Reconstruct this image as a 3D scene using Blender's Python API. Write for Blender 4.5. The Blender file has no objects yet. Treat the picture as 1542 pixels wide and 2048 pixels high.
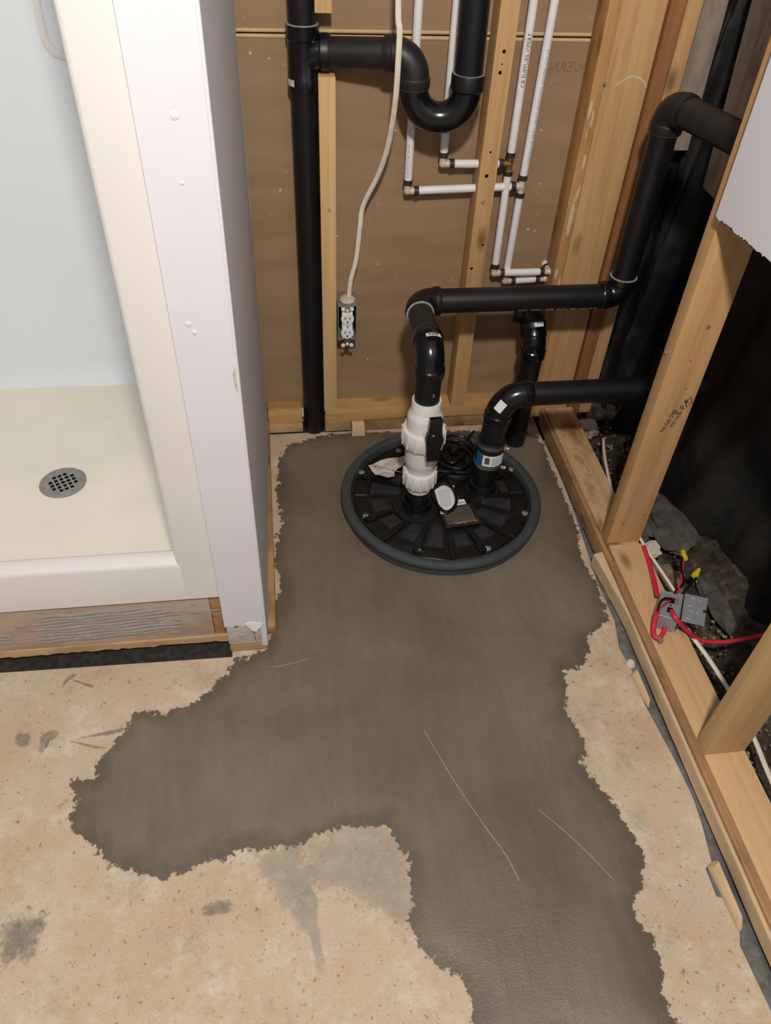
import bpy, bmesh, math, random
import numpy as np
from mathutils import Vector, Matrix
random.seed(7)
SC = bpy.context.scene
COL = SC.collection

# ------------------------------------------------------------------ camera
cam_data = bpy.data.cameras.new('camera')
cam_data.sensor_fit = 'VERTICAL'; cam_data.sensor_height = 36.0
cam_data.lens = 1552.0 / 2048.0 * 36.0
cam_data.clip_start = 0.02
cam = bpy.data.objects.new('camera', cam_data); COL.objects.link(cam)
CR = Matrix(((0.99098902, 0.05967264, -0.11991634),
             (-0.12739827, 0.69635407, -0.7063007),
             (0.0413574, 0.71521338, 0.69768144)))
cam.matrix_world = Matrix.Translation((0, 0, 1.5)) @ CR.to_4x4()
SC.camera = cam

# ------------------------------------------------------------------ light
world = bpy.data.worlds.new('world'); SC.world = world
world.use_nodes = True
bg = world.node_tree.nodes['Background']
bg.inputs[0].default_value = (0.93, 0.96, 1.0, 1); bg.inputs[1].default_value = 0.30
def bulb(name, loc, energy, radius, color):
    d = bpy.data.lights.new(name, 'POINT'); d.energy = energy; d.shadow_soft_size = radius; d.color = color
    o = bpy.data.objects.new(name, d); COL.objects.link(o); o.location = loc
    return o
bulb('ceiling_bulb', (0.06, -0.15, 2.35), 142, 0.07, (1.0, 0.945, 0.88))
vs = SC.view_settings
vs.view_transform = 'Standard'; vs.look = 'None'; vs.gamma = 1.0; vs.use_curve_mapping = False
vs.exposure = 0.28

# ------------------------------------------------------------------ helpers
def s2l(c):
    return tuple(((v/255)/12.92 if v/255 <= 0.04045 else ((v/255+0.055)/1.055)**2.4) for v in c)
ORIG = {}
def link(o, parent=None, origin=(0, 0, 0)):
    COL.objects.link(o)
    origin = Vector(origin); ORIG[o.name] = origin
    if parent is not None:
        o.parent = parent; o.location = origin - ORIG[parent.name]
    else:
        o.location = origin
    return o
def thing(name, label, cat, loc=(0, 0, 0), group=None, kind=None):
    o = bpy.data.objects.new(name, None); o.empty_display_size = 0.05
    link(o, None, loc)
    return tag(o, label, cat, group, kind)
def tag(o, label=None, cat=None, group=None, kind=None):
    if label: o['label'] = label
    if cat: o['category'] = cat
    if group: o['group'] = group
    if kind: o['kind'] = kind
    return o
def mesh(name, verts, faces, mat, parent=None, smooth=False, autosharp=40):
    v = np.array([tuple(p) for p in verts], float)
    lo, hi = v.min(0), v.max(0)
    org = Vector(((lo[0]+hi[0])/2, (lo[1]+hi[1])/2, lo[2]))
    me = bpy.data.meshes.new(name)
    me.from_pydata([tuple(Vector(p)-org) for p in v], [], faces)
    me.validate(); me.update()
    me.materials.append(mat)
    if smooth:
        me.polygons.foreach_set('use_smooth', [True]*len(me.polygons))
        try: me.set_sharp_from_angle(angle=math.radians(autosharp))
        except Exception: pass
    o = bpy.data.objects.new(name, me)
    return link(o, parent, org)
def from_bm(name, bm, mat, parent=None, smooth=False, autosharp=40):
    bmesh.ops.recalc_face_normals(bm, faces=bm.faces)
    bm.verts.index_update()
    vs_ = [v.co.copy() for v in bm.verts]; fs = [[v.index for v in f.verts] for f in bm.faces]
    bm.free()
    return mesh(name, vs_, fs, mat, parent, smooth, autosharp)
def add_hexa(bm, c8, bev=0.0):
    vs_ = [bm.verts.new(c) for c in c8]
    fs = [bm.faces.new([vs_[i] for i in f]) for f in ((0,3,2,1),(4,5,6,7),(0,1,5,4),(1,2,6,5),(2,3,7,6),(3,0,4,7))]
    if bev > 0:
        es = list({e for f in fs for e in f.edges})
        bmesh.ops.bevel(bm, geom=es, offset=bev, segments=2, affect='EDGES', profile=0.6)
def hexa(name, c8, mat, parent=None, bev=0.0):
    bm = bmesh.new(); add_hexa(bm, c8, bev)
    return from_bm(name, bm, mat, parent, bev > 0)
def box(name, x0, x1, y0, y1, z0, z1, mat, parent=None, bev=0.0):
    return hexa(name, [(x0,y0,z0),(x1,y0,z0),(x1,y1,z0),(x0,y1,z0),(x0,y0,z1),(x1,y0,z1),(x1,y1,z1),(x0,y1,z1)], mat, parent, bev)
def prism(name, poly, z0, z1, mat, parent=None, bev=0.0):
    """polygon in plan, extruded z0..z1"""
    n = len(poly); bm = bmesh.new()
    a = [bm.verts.new((p[0], p[1], z0)) for p in poly]; b = [bm.verts.new((p[0], p[1], z1)) for p in poly]
    bm.faces.new(a[::-1]); bm.faces.new(b)
    for i in range(n): bm.faces.new((a[i], a[(i+1) % n], b[(i+1) % n], b[i]))
    if bev: bmesh.ops.bevel(bm, geom=list(bm.edges), offset=bev, segments=2, affect='EDGES')
    return from_bm(name, bm, mat, parent, bev > 0)
def slab_from_front(name, outline, thick, mat, parent=None):
    """flat outline of 3D points given thickness vector"""
    n = len(outline); t = Vector(thick)
    a = [Vector(p) for p in outline]; vs_ = a + [p+t for p in a]
    fs = [list(range(n)), list(range(2*n-1, n-1, -1))] + [[i, n+i, n+(i+1) % n, (i+1) % n] for i in range(n)]
    bm = bmesh.new(); bv = [bm.verts.new(p) for p in vs_]
    for f in fs: bm.faces.new([bv[i] for i in f])
    bmesh.ops.triangulate(bm, faces=[f for f in bm.faces if len(f.verts) > 4])
    return from_bm(name, bm, mat, parent)
def frames(pts, ref=None):
    pts = [Vector(p) for p in pts]; T = []
    for i in range(len(pts)):
        a = pts[max(i-1, 0)]; b = pts[min(i+1, len(pts)-1)]
        T.append((b-a).normalized())
    up = Vector(ref) if ref else (Vector((0,0,1)) if abs(T[0].z) < 0.9 else Vector((0,1,0)))
    N = [(up - T[0]*up.dot(T[0])).normalized()]
    for i in range(1, len(pts)):
        n = N[-1] - T[i]*N[-1].dot(T[i]); N.append(n.normalized())
    return pts, T, N
def tube_bm(bm, pts, r, seg=24, cap=True, flat=1.0, ref=None):
    pts, T, N = frames(pts, ref)
    rr = r if isinstance(r, (list, tuple)) else [r]*len(pts)
    rings = []
    for p, t, n, q in zip(pts, T, N, rr):
        b = t.cross(n)
        rings.append([bm.verts.new(p + n*math.cos(2*math.pi*k/seg)*q*flat + b*math.sin(2*math.pi*k/seg)*q) for k in range(seg)])
    for a, b in zip(rings, rings[1:]):
        for k in range(seg): bm.faces.new((a[k], a[(k+1) % seg], b[(k+1) % seg], b[k]))
    if cap:
        bm.faces.new(rings[0][::-1]); bm.faces.new(rings[-1])
def tube(name, pts, r, mat, parent=None, seg=24, cap=True, flat=1.0, ref=None):
    bm = bmesh.new(); tube_bm(bm, pts, r, seg, cap, flat, ref)
    return from_bm(name, bm, mat, parent, True, 35)
def profile_tube(name, p0, axis, prof, mat, parent=None, seg=32):
    """lathe along axis: prof = [(t, r)]"""
    p0 = Vector(p0); ax = Vector(axis).normalized()
    up = Vector((0,0,1)) if abs(ax.z) < 0.9 else Vector((0,1,0))
    n = (up - ax*up.dot(ax)).normalized(); b = ax.cross(n)
    bm = bmesh.new(); rings = []
    for t, r in prof:
        rings.append([bm.verts.new(p0 + ax*t + (n*math.cos(2*math.pi*k/seg) + b*math.sin(2*math.pi*k/seg))*max(r, 1e-5)) for k in range(seg)])
    for a, c in zip(rings, rings[1:]):
        for k in range(seg): bm.faces.new((a[k], a[(k+1) % seg], c[(k+1) % seg], c[k]))
    if prof[0][1] > 1e-4: bm.faces.new(rings[0][::-1])
    if prof[-1][1] > 1e-4: bm.faces.new(rings[-1])
    return from_bm(name, bm, mat, parent, True, 35)
def spline(pts, n=8):
    P = [Vector(p) for p in pts]; out = []
    for i in range(len(P)-1):
        p0 = P[max(i-1, 0)]; p1 = P[i]; p2 = P[i+1]; p3 = P[min(i+2, len(P)-1)]
        for k in range(n):
            t = k/n
            out.append(0.5*((2*p1) + (p2-p0)*t + (2*p0-5*p1+4*p2-p3)*t*t + (3*p1-p0-3*p2+p3)*t**3))
    out.append(P[-1]); return out
def arc_pts(corner, din, dout, R, n=12):
    """points of the fillet that turns din into dout at corner"""
    din = Vector(din).normalized(); dout = Vector(dout).normalized(); c = Vector(corner)
    ang = math.acos(max(-1, min(1, din.dot(dout)))); d = R*math.tan(ang/2)
    a = c - din*d; nrm = (dout - din*din.dot(dout)).normalized(); cen = a + nrm*R
    return [cen - nrm*R*math.cos(ang*k/n) + din*R*math.sin(ang*k/n) for k in range(n+1)]
def cyl_patch(name, p0, axis, face, r, a0, a1, t0, t1, mat, parent=None, n=10, jag=0.0):
    """thin sticker wrapped on a cylinder; angles from the 'face' direction"""
    p0 = Vector(p0); ax = Vector(axis).normalized(); f = Vector(face); f = (f - ax*f.dot(ax)).normalized(); b = ax.cross(f)
    vs_, fs = [], []
    for rr in (r, r+0.0009):
        for i in range(n+1):
            a = a0 + (a1-a0)*i/n; d = f*math.cos(a) + b*math.sin(a)
            j = random.uniform(-jag, jag)
            vs_ += [p0 + ax*(t0+j) + d*rr, p0 + ax*t1 + d*rr]
    m = 2*(n+1)
    for i in range(n):
        fs.append((m+2*i, m+2*i+1, m+2*i+3, m+2*i+2)); fs.append((2*i, 2*i+2, 2*i+3, 2*i+1))
        fs.append((2*i, m+2*i, m+2*i+2, 2*i+2)); fs.append((2*i+1, 2*i+3, m+2*i+3, m+2*i+1))
    fs.append((0, 1, m+1, m)); fs.append((2*n, m+2*n, m+2*n+1, 2*n+1))
    return mesh(name, vs_, fs, mat, parent, True, 40)
def lettering(name, text, size, o, xdir, ydir, mat, parent=None, depth=0.0006, bend=None, bold=0.0):
    """flat lettering: o = lower-left point, xdir/ydir the writing plane. bend=(p0, axis, r): wraps on a pipe"""
    cu = bpy.data.curves.new(name, 'FONT'); cu.body = text; cu.size = size; cu.extrude = depth/2; cu.offset = bold; cu.resolution_u = 2
    tmp = bpy.data.objects.new(name+'_curve', cu); COL.objects.link(tmp)
    dg = bpy.context.evaluated_depsgraph_get(); dg.update()
    me = bpy.data.meshes.new_from_object(tmp.evaluated_get(dg))
    bpy.data.objects.remove(tmp); bpy.data.curves.remove(cu)
    o = Vector(o); x = Vector(xdir).normalized(); y = Vector(ydir).normalized(); z = x.cross(y)
    vs_ = []
    for v in me.vertices:
        p = o + x*v.co.x + y*v.co.y + z*(v.co.z + depth/2)
        if bend:
            c, ax, r = Vector(bend[0]), Vector(bend[1]).normalized(), bend[2]
            foot = c + ax*(p-c).dot(ax); d = (p-foot); p = foot + d.normalized()*(r + v.co.z + depth/2)
        vs_.append(p)
    fs = [list(p.vertices) for p in me.polygons]
    bpy.data.meshes.remove(me)
    return mesh(name, vs_, fs, mat, parent)

# ------------------------------------------------------------------ materials
class NT:
    def __init__(s, m): s.t = m.node_tree; s.n = s.t.nodes; s.l = s.t.links
    def new(s, t, **kw):
        n = s.n.new(t)
        for k, v in kw.items():
            if k.startswith('i_'):
                key = k[2:]; n.inputs[int(key) if key.isdigit() else key].default_value = v
            else: setattr(n, k, v)
        return n
    def link(s, a, b): s.l.new(a, b)
    def ramp(s, fac, stops, interp='LINEAR'):
        r = s.n.new('ShaderNodeValToRGB'); r.color_ramp.interpolation = interp
        el = r.color_ramp.elements
        while len(el) > len(stops): el.remove(el[-1])
        while len(el) < len(stops): el.new(0.5)
        for e, (p, c) in zip(el, stops): e.position = p; e.color = (c[0], c[1], c[2], 1) if len(c) == 3 else c
        s.link(fac, r.inputs[0]); return r
    def mix(s, fac, a, b, mode='MIX'):
        m = s.n.new('ShaderNodeMix'); m.data_type = 'RGBA'; m.blend_type = mode
        for sock, v in ((m.inputs[0], fac), (m.inputs[6], a), (m.inputs[7], b)):
            if hasattr(v, 'links'): s.link(v, sock)
            else: sock.default_value = v if not isinstance(v, tuple) else (v[0], v[1], v[2], 1)
        return m.outputs[2]
    def noise(s, vec, scale, detail=4, rough=0.55, dist=0.0):
        n = s.new('ShaderNodeTexNoise'); n.inputs['Scale'].default_value = scale; n.inputs['Detail'].default_value = detail
        n.inputs['Roughness'].default_value = rough; n.inputs['Distortion'].default_value = dist
        if vec is not None: s.link(vec, n.inputs['Vector'])
        return n.outputs['Fac']
    def math(s, op, a, b=None, clamp=False):
        m = s.new('ShaderNodeMath'); m.operation = op; m.use_clamp = clamp
        for sock, v in zip(m.inputs, (a, b)):
            if v is None: continue
            if hasattr(v, 'links'): s.link(v, sock)
            else: sock.default_value = v
        return m.outputs[0]
    def bump(s, h, strength, dist, bsdf):
        b = s.new('ShaderNodeBump'); b.inputs['Strength'].default_value = strength; b.inputs['Distance'].default_value = dist
        s.link(h, b.inputs['Height']); s.link(b.outputs[0], bsdf.inputs['Normal'])
def new_mat(name, rough=0.5, spec=0.5, metal=0.0):
    m = bpy.data.materials.new(name); m.use_nodes = True
    b = m.node_tree.nodes['Principled BSDF']
    b.inputs['Roughness'].default_value = rough; b.inputs['Metallic'].default_value = metal
    b.inputs['Specular IOR Level'].default_value = spec
    return m, NT(m), b
def plain(name, c, rough=0.5, spec=0.5, metal=0.0, var=0.08, scale=30, bump=0.0):
    m, t, b = new_mat(name, rough, spec, metal)
    c = s2l(c); tc = t.new('ShaderNodeTexCoord')
    f = t.noise(tc.outputs['Object'], scale)
    r = t.ramp(f, [(0.3, tuple(v*(1-var) for v in c)), (0.7, tuple(min(1, v*(1+var)) for v in c))])
    t.link(r.outputs[0], b.inputs['Base Color'])
    if bump: t.bump(t.noise(tc.outputs['Object'], scale*6), bump, 0.002, b)
    return m
def wood(name, light, dark, axis='z', rough=0.62, knots=True, dirt=0.0, stain=None):
    m, t, b = new_mat(name, rough, 0.3)
    light, dark = s2l(light), s2l(dark)
    tc = t.new('ShaderNodeTexCoord'); oi = t.new('ShaderNodeObjectInfo')
    sh = t.new('ShaderNodeVectorMath', operation='ADD')
    comb = t.new('ShaderNodeCombineXYZ')
    for k, f_ in enumerate((7.3, 3.1, 11.7)): t.link(t.math('MULTIPLY', oi.outputs['Random'], f_), comb.inputs[k])
    t.link(tc.outputs['Object'], sh.inputs[0]); t.link(comb.outputs[0], sh.inputs[1])
    def mp(a, c):
        mpn = t.new('ShaderNodeMapping')
        sc = [a, a, a]; sc['xyz'.index(axis)] = c
        mpn.inputs['Scale'].default_value = sc; t.link(sh.outputs[0], mpn.inputs[0]); return mpn.outputs[0]
    g1 = t.noise(mp(26, 1.3), 1.0, 5, 0.6, 1.2); g2 = t.noise(mp(160, 4), 1.0, 3, 0.6, 0.3); g3 = t.noise(mp(9, 2.5), 1.0, 3)
    f = t.math('ADD', t.math('MULTIPLY', g1, 0.65), t.math('MULTIPLY', g2, 0.35))
    mid = tuple((a+b_)/2 for a, b_ in zip(light, dark))
    r = t.ramp(f, [(0.32, dark), (0.46, mid), (0.62, light)])
    colr = t.mix(t.math('MULTIPLY', g3, 0.5), r.outputs[0], light)
    if knots:
        v = t.new('ShaderNodeTexVoronoi'); v.inputs['Scale'].default_value = 1.0; t.link(mp(11, 4.5), v.inputs['Vector'])
        k = t.ramp(v.outputs['Distance'], [(0.05, (1, 1, 1)), (0.12, (0.5, 0.5, 0.5)), (0.2, (0, 0, 0))])
        colr = t.mix(t.math('MULTIPLY', k.outputs[0], 0.75), colr, tuple(v_*0.3 for v_ in dark))
    if dirt:
        d = t.noise(mp(14, 6), 1.0, 6, 0.65)
        dr = t.ramp(d, [(0.45, (0, 0, 0)), (0.62, (1, 1, 1))])
        colr = t.mix(t.math('MULTIPLY', dr.outputs[0], dirt), colr, s2l(stain or (96, 72, 48)))
    t.link(colr, b.inputs['Base Color'])
    t.bump(f, 0.25, 0.002, b)
    return m

M = {}
M['stud'] = wood('pine_stud', (200, 160, 112), (166, 122, 76), 'z')
M['stud_pale'] = wood('pale_pine_stud', (208, 174, 124), (182, 142, 92), 'z')
M['stud_orange'] = wood('orange_pine_stud', (190, 144, 92), (152, 106, 62), 'z', dirt=0.35, stain=(120, 76, 40))
M['stud_red'] = wood('reddish_stud', (156, 108, 68), (112, 72, 42), 'z')
M['plate_x'] = wood('pine_plate_x', (202, 160, 104), (160, 114, 66), 'x', dirt=0.3, stain=(110, 78, 46))
M['plate_y'] = wood('pine_plate_y', (214, 176, 132), (188, 144, 98), 'y')
M['plate_y_stained'] = wood('stained_plate_y', (204, 168, 124), (166, 124, 84), 'y', dirt=0.85, stain=(120, 80, 38))
M['strip_y'] = wood('strip_wood_y', (180, 140, 98), (120, 86, 56), 'y', dirt=0.5, stain=(84, 62, 42))
M['raw_y'] = wood('raw_split_wood_y', (214, 188, 150), (178, 142, 104), 'y', knots=False)
M['ply_x'] = wood('plywood_x', (200, 166, 124), (146, 110, 74), 'x', dirt=0.4, stain=(90, 66, 44), knots=False)
M['ply_red'] = wood('red_plywood', (188, 166, 148), (158, 132, 112), 'x', dirt=0.35, stain=(140, 110, 92), knots=False)
M['grey_wood'] = wood('weathered_wood', (176, 158, 144), (122, 106, 94), 'z', rough=0.9, dirt=0.5, stain=(104, 90, 78))
M['abs'] = plain('abs_black', (15, 15, 17), 0.42, 0.45, var=0.25, scale=40)
M['abs_shiny'] = plain('abs_shiny', (12, 12, 14), 0.22, 0.5, var=0.2)
M['abs_dusty'] = plain('abs_dusty', (31, 28, 26), 0.46, 0.45, var=0.4, scale=18)
M['glue'] = plain('glue_bead', (140, 136, 126), 0.5, var=0.25, scale=60)
M['rubber'] = plain('rubber_black', (22, 22, 22), 0.55, 0.35)
M['pvc'] = plain('pvc_white', (222, 218, 212), 0.35, 0.5, var=0.03)
M['pex'] = plain('pex_white', (226, 224, 222), 0.38, 0.5, var=0.04)
M['crimp'] = plain('crimp_black', (44, 42, 42), 0.45, 0.5)
M['brass'] = plain('brass_fitting', (206, 190, 168), 0.45, 0.5, 0.15, var=0.3, scale=120)
M['brass2'] = plain('bronze_fitting', (150, 118, 66), 0.35, 0.5, 0.7, var=0.2, scale=80)
M['ink'] = plain('black_ink', (52, 52, 54), 0.6)
M['ink_pale'] = plain('pale_ink', (160, 162, 166), 0.6)
M['white_ink'] = plain('white_ink', (176, 174, 168), 0.6)
M['paper'] = plain('white_paper', (226, 226, 224), 0.7, 0.2, var=0.04, scale=60)
M['paper_dirty'] = plain('dirty_paper', (196, 186, 176), 0.7, 0.2, var=0.18, scale=40)
M['blue'] = plain('label_blue', (24, 84, 140), 0.5)
M['orange'] = plain('label_orange', (200, 110, 40), 0.5)
M['steel'] = plain('clamp_steel', (150, 144, 134), 0.3, 0.5, 0.85)
M['screw'] = plain('screw_steel', (196, 192, 186), 0.32, 0.5, 0.7)
M['galv'] = plain('galvanized_steel', (148, 144, 138), 0.45, 0.5, 0.4, var=0.2, scale=60)
M['box_grey'] = plain('grey_painted_steel', (150, 152, 158), 0.42, 0.5, 0.25, var=0.05)
M['dark_hole'] = plain('dark_hole', (14, 13, 13), 0.8, 0.1)
M['lid'] = plain('lid_black', (17, 17, 18), 0.36, 0.5, var=0.3, scale=30)
M['lid_panel'] = plain('lid_panel_black', (40, 40, 42), 0.40, 0.5, var=0.3, scale=50)
M['rim'] = plain('rim_grey', (62, 66, 68), 0.45, 0.45, var=0.12, scale=18, bump=0.15)
M['badge'] = plain('badge_plate', (84, 76, 68), 0.35, 0.5, var=0.1)
M['cord'] = plain('black_cord', (14, 14, 14), 0.35, 0.5)
M['red'] = plain('red_wire', (206, 44, 70), 0.4, 0.5, var=0.08)
M['yellow'] = plain('yellow_plastic', (236, 206, 40), 0.4)
M['romex'] = plain('white_cable', (222, 212, 194), 0.45, 0.45, var=0.08, scale=50)
M['nylon'] = plain('white_nylon', (226, 226, 228), 0.35)
M['acrylic'] = plain('shower_acrylic', (224, 219, 214), 0.16, 0.5, var=0.015, scale=3)
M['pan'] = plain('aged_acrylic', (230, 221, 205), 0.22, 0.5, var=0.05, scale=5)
M['wall_acrylic'] = plain('blue_reflection_acrylic', (224, 227, 230), 0.18, 0.5, var=0.015, scale=3)  # bluish reflection put into the colour of the shower walls
M['drywall'] = plain('drywall_paint', (217, 215, 218), 0.62, 0.3, var=0.015, scale=6, bump=0.03)
M['drywall_raw'] = plain('gypsum_edge', (196, 184, 168), 0.9, 0.1, var=0.2, scale=60)
M['torn'] = plain('torn_paper', (186, 182, 176), 0.85, 0.1, var=0.12, scale=50, bump=0.4)
M['putty'] = plain('thinset_grey', (158, 150, 142), 0.85, 0.15, var=0.12, scale=60, bump=0.5)
M['tarpaper'] = plain('tar_gasket', (104, 102, 100), 0.8, 0.2, var=0.3, scale=40, bump=0.5)
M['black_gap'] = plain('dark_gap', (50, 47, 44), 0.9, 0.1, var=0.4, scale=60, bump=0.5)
M['rock'] = plain('dusty_stone', (84, 80, 74), 0.9, 0.15, var=0.35, scale=30, bump=0.6)
M['gyp_dirty'] = plain('sandy_stone', (132, 114, 88), 0.9, 0.1, var=0.3, scale=30, bump=0.6)
M['gyp'] = plain('gypsum_crumb', (206, 196, 180), 0.9, 0.1, var=0.1)
M['chalk'] = plain('white_scuff', (200, 180, 152), 0.8, 0.1)
M['ridge'] = plain('trowel_ridge', (150, 140, 122), 0.5, 0.4, var=0.2, scale=90)

def concrete_floor():
    m, t, b = new_mat('old_concrete', 0.75, 0.25)
    g = t.new('ShaderNodeNewGeometry'); P = g.outputs['Position']
    n1 = t.noise(P, 3.2, 6, 0.6); n2 = t.noise(P, 14, 8, 0.7); n3 = t.noise(P, 260, 4, 0.7)
    base = t.ramp(n1, [(0.3, s2l((182, 156, 124))), (0.5, s2l((194, 172, 142))), (0.7, s2l((188, 170, 150)))])
    c = t.mix(t.ramp(n2, [(0.4, (0, 0, 0)), (0.7, (0.8,)*3)]).outputs[0], base.outputs[0], s2l((206, 190, 168)))
    pk = t.ramp(t.noise(P, 7, 7, 0.72), [(0.48, (0, 0, 0)), (0.66, (0.75,)*3)])
    c = t.mix(pk.outputs[0], c, s2l((190, 154, 124)))
    f = t.ramp(n3, [(0.35, (0.80,)*3), (0.62, (1.05,)*3)])
    c = t.mix(0.6, c, f.outputs[0], 'MULTIPLY')
    gs = t.ramp(t.noise(P, 5.5, 10, 0.78, 0.3), [(0.54, (0, 0, 0)), (0.64, (1, 1, 1))])
    c = t.mix(t.math('MULTIPLY', gs.outputs[0], 0.6), c, s2l((150, 142, 130)))
    pt = t.ramp(t.noise(P, 80, 3, 0.7), [(0.635, (0, 0, 0)), (0.67, (1, 1, 1))])
    c = t.mix(t.math('MULTIPLY', pt.outputs[0], 0.65), c, s2l((104, 84, 62)))
    pt2 = t.ramp(t.noise(P, 26, 7, 0.78), [(0.60, (0, 0, 0)), (0.66, (1, 1, 1))])
    c = t.mix(t.math('MULTIPLY', pt2.outputs[0], 0.5), c, s2l((128, 108, 86)))
    wh = t.ramp(t.noise(P, 9, 9, 0.8), [(0.50, (0, 0, 0)), (0.66, (1, 1, 1))])
    c = t.mix(t.math('MULTIPLY', wh.outputs[0], 0.5), c, s2l((222, 212, 196)))
    t.link(c, b.inputs['Base Color'])
    t.bump(t.math('SUBTRACT', n3, t.math('MULTIPLY', pt.outputs[0], 1.2)), 0.25, 0.0012, b)
    return m
M['floor'] = concrete_floor()
def wet_patch():
    m, t, b = new_mat('fresh_concrete', 0.5, 0.4)
    g = t.new('ShaderNodeNewGeometry'); P = g.outputs['Position']
    at = t.new('ShaderNodeAttribute'); at.attribute_name = 'edge'; sd = at.outputs['Fac']
    nb = t.noise(P, 2.6, 5, 0.6, 0.4); nf = t.noise(P, 240, 4, 0.7); ne = t.noise(P, 45, 7, 0.75)
    nw = t.noise(P, 11, 4, 0.6)
    base = t.ramp(nb, [(0.32, s2l((103, 91, 76))), (0.5, s2l((114, 102, 86))), (0.68, s2l((125, 113, 97)))])
    c = t.mix(0.35, base.outputs[0], t.ramp(nf, [(0.35, (0.8,)*3), (0.65, (1.1,)*3)]).outputs[0], 'MULTIPLY')
    mpt = t.new('ShaderNodeMapping'); mpt.inputs['Rotation'].default_value = (0, 0, 0.9); mpt.inputs['Scale'].default_value = (22, 3, 1); t.link(P, mpt.inputs[0])
    trw = t.noise(mpt.outputs[0], 1.0, 5, 0.6, 1.5)                      # trowel strokes
    c = t.mix(0.5, c, t.ramp(trw, [(0.36, (0.88,)*3), (0.62, (1.08,)*3)]).outputs[0], 'MULTIPLY')
    # the thin, still wet border is darker and sandy
    e = t.math('ADD', sd, t.math('MULTIPLY', t.math('SUBTRACT', t.noise(P, 7, 6, 0.7), 0.5), 0.16))
    er = t.ramp(t.math('MULTIPLY', e, 10.0), [(0.05, (1, 1, 1)), (0.38, (0, 0, 0))])
    c = t.mix(t.math('MULTIPLY', er.outputs[0], 0.6), c, s2l((84, 75, 62)))
    t.link(c, b.inputs['Base Color'])
    rr = t.ramp(t.noise(P, 3.4, 3), [(0.35, (0.36,)*3), (0.65, (0.6,)*3)])
    # standing water film on the last-poured lobe
    sx = t.new('ShaderNodeSeparateXYZ'); t.link(P, sx.inputs[0])
    wet = t.ramp(t.math('ADD', sx.outputs['Y'], t.math('MULTIPLY', t.math('SUBTRACT', t.noise(P, 6, 5), 0.5), 0.5)), [(0.42, (1, 1, 1)), (0.62, (0, 0, 0))]).outputs[0]
    t.link(t.math('SUBTRACT', rr.outputs[0], t.math('MULTIPLY', wet, 0.14)), b.inputs['Roughness'])
    hh = t.math('ADD', t.math('MULTIPLY', nf, t.math('ADD', 0.5, t.math('MULTIPLY', wet, 0.6))), t.math('MULTIPLY', t.noise(P, 14, 5), 1.5))
    t.bump(t.math('ADD', hh, t.math('MULTIPLY', trw, 0.8)), 0.4, 0.003, b)
    a = t.math('GREATER_THAN', t.math('ADD', sd, t.math('MULTIPLY', t.math('SUBTRACT', ne, 0.5), 0.075)), 0.0)
    tr = t.new('ShaderNodeBsdfTransparent'); mx = t.new('ShaderNodeMixShader'); out = t.n['Material Output']
    t.link(a, mx.inputs[0]); t.link(tr.outputs[0], mx.inputs[1]); t.link(b.outputs[0], mx.inputs[2]); t.link(mx.outputs[0], out.inputs[0])
    return m
M['patch'] = wet_patch()
def smear_mat(c0=(124, 114, 102), c1=(164, 154, 140), sc=70, op=0.8):
    m, t, b = new_mat('cement_smear', 0.8, 0.2)
    g = t.new('ShaderNodeNewGeometry'); P = g.outputs['Position']
    at = t.new('ShaderNodeAttribute'); at.attribute_name = 'fade'
    c = t.ramp(t.noise(P, 60, 5), [(0.3, s2l(c0)), (0.7, s2l(c1))])
    t.link(c.outputs[0], b.inputs['Base Color'])
    a = t.math('ADD', at.outputs['Fac'], t.math('MULTIPLY', t.math('SUBTRACT', t.noise(P, sc, 8, 0.75), 0.5), 2.5))
    a = t.math('MULTIPLY', t.ramp(a, [(0.2, (0, 0, 0)), (0.95, (1, 1, 1))]).outputs[0], op)
    tr = t.new('ShaderNodeBsdfTransparent'); mx = t.new('ShaderNodeMixShader'); out = t.n['Material Output']
    t.link(a, mx.inputs[0]); t.link(tr.outputs[0], mx.inputs[1]); t.link(b.outputs[0], mx.inputs[2]); t.link(mx.outputs[0], out.inputs[0])
    return m
M['smear'] = smear_mat()
M['dust'] = smear_mat((164, 156, 142), (186, 178, 164), 30, 0.7)
def kraft():
    m, t, b = new_mat('kraft_paper', 0.75, 0.25)
    g = t.new('ShaderNodeNewGeometry'); P = g.outputs['Position']
    mp = t.new('ShaderNodeMapping'); mp.inputs['Scale'].default_value = (1, 1, 6); t.link(P, mp.inputs[0])
    c = t.ramp(t.noise(mp.outputs[0], 3, 5), [(0.3, s2l((142, 115, 86))), (0.7, s2l((156, 128, 99)))])
    sp = t.ramp(t.noise(P, 42, 3, 0.5), [(0.69, (0, 0, 0)), (0.72, (1, 1, 1))])
    c2 = t.mix(t.math('MULTIPLY', sp.outputs[0], 0.5), c.outputs[0], s2l((176, 146, 112)))
    t.link(c2, b.inputs['Base Color']); t.bump(t.noise(P, 60, 3), 0.08, 0.002, b)
    return m
M['kraft'] = kraft()
M['kraft_edge'] = plain('kraft_edge', (196, 166, 124), 0.7, 0.25, var=0.06)
M['kraft_ink'] = plain('kraft_ink', (137, 109, 81), 0.8, 0.1)
def membrane():
    m, t, b = new_mat('black_membrane', 0.55, 0.4)
    g = t.new('ShaderNodeNewGeometry'); P = g.outputs['Position']
    d = t.ramp(t.noise(P, 5, 6, 0.65, 0.5), [(0.45, (0, 0, 0)), (0.75, (1, 1, 1))])
    c = t.mix(t.math('MULTIPLY', d.outputs[0], 0.7), s2l((16, 16, 18)), s2l((62, 58, 52)))
    t.link(c, b.inputs['Base Color']); t.bump(t.noise(P, 30, 5), 0.3, 0.004, b)
    return m
M['membrane'] = membrane()
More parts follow.
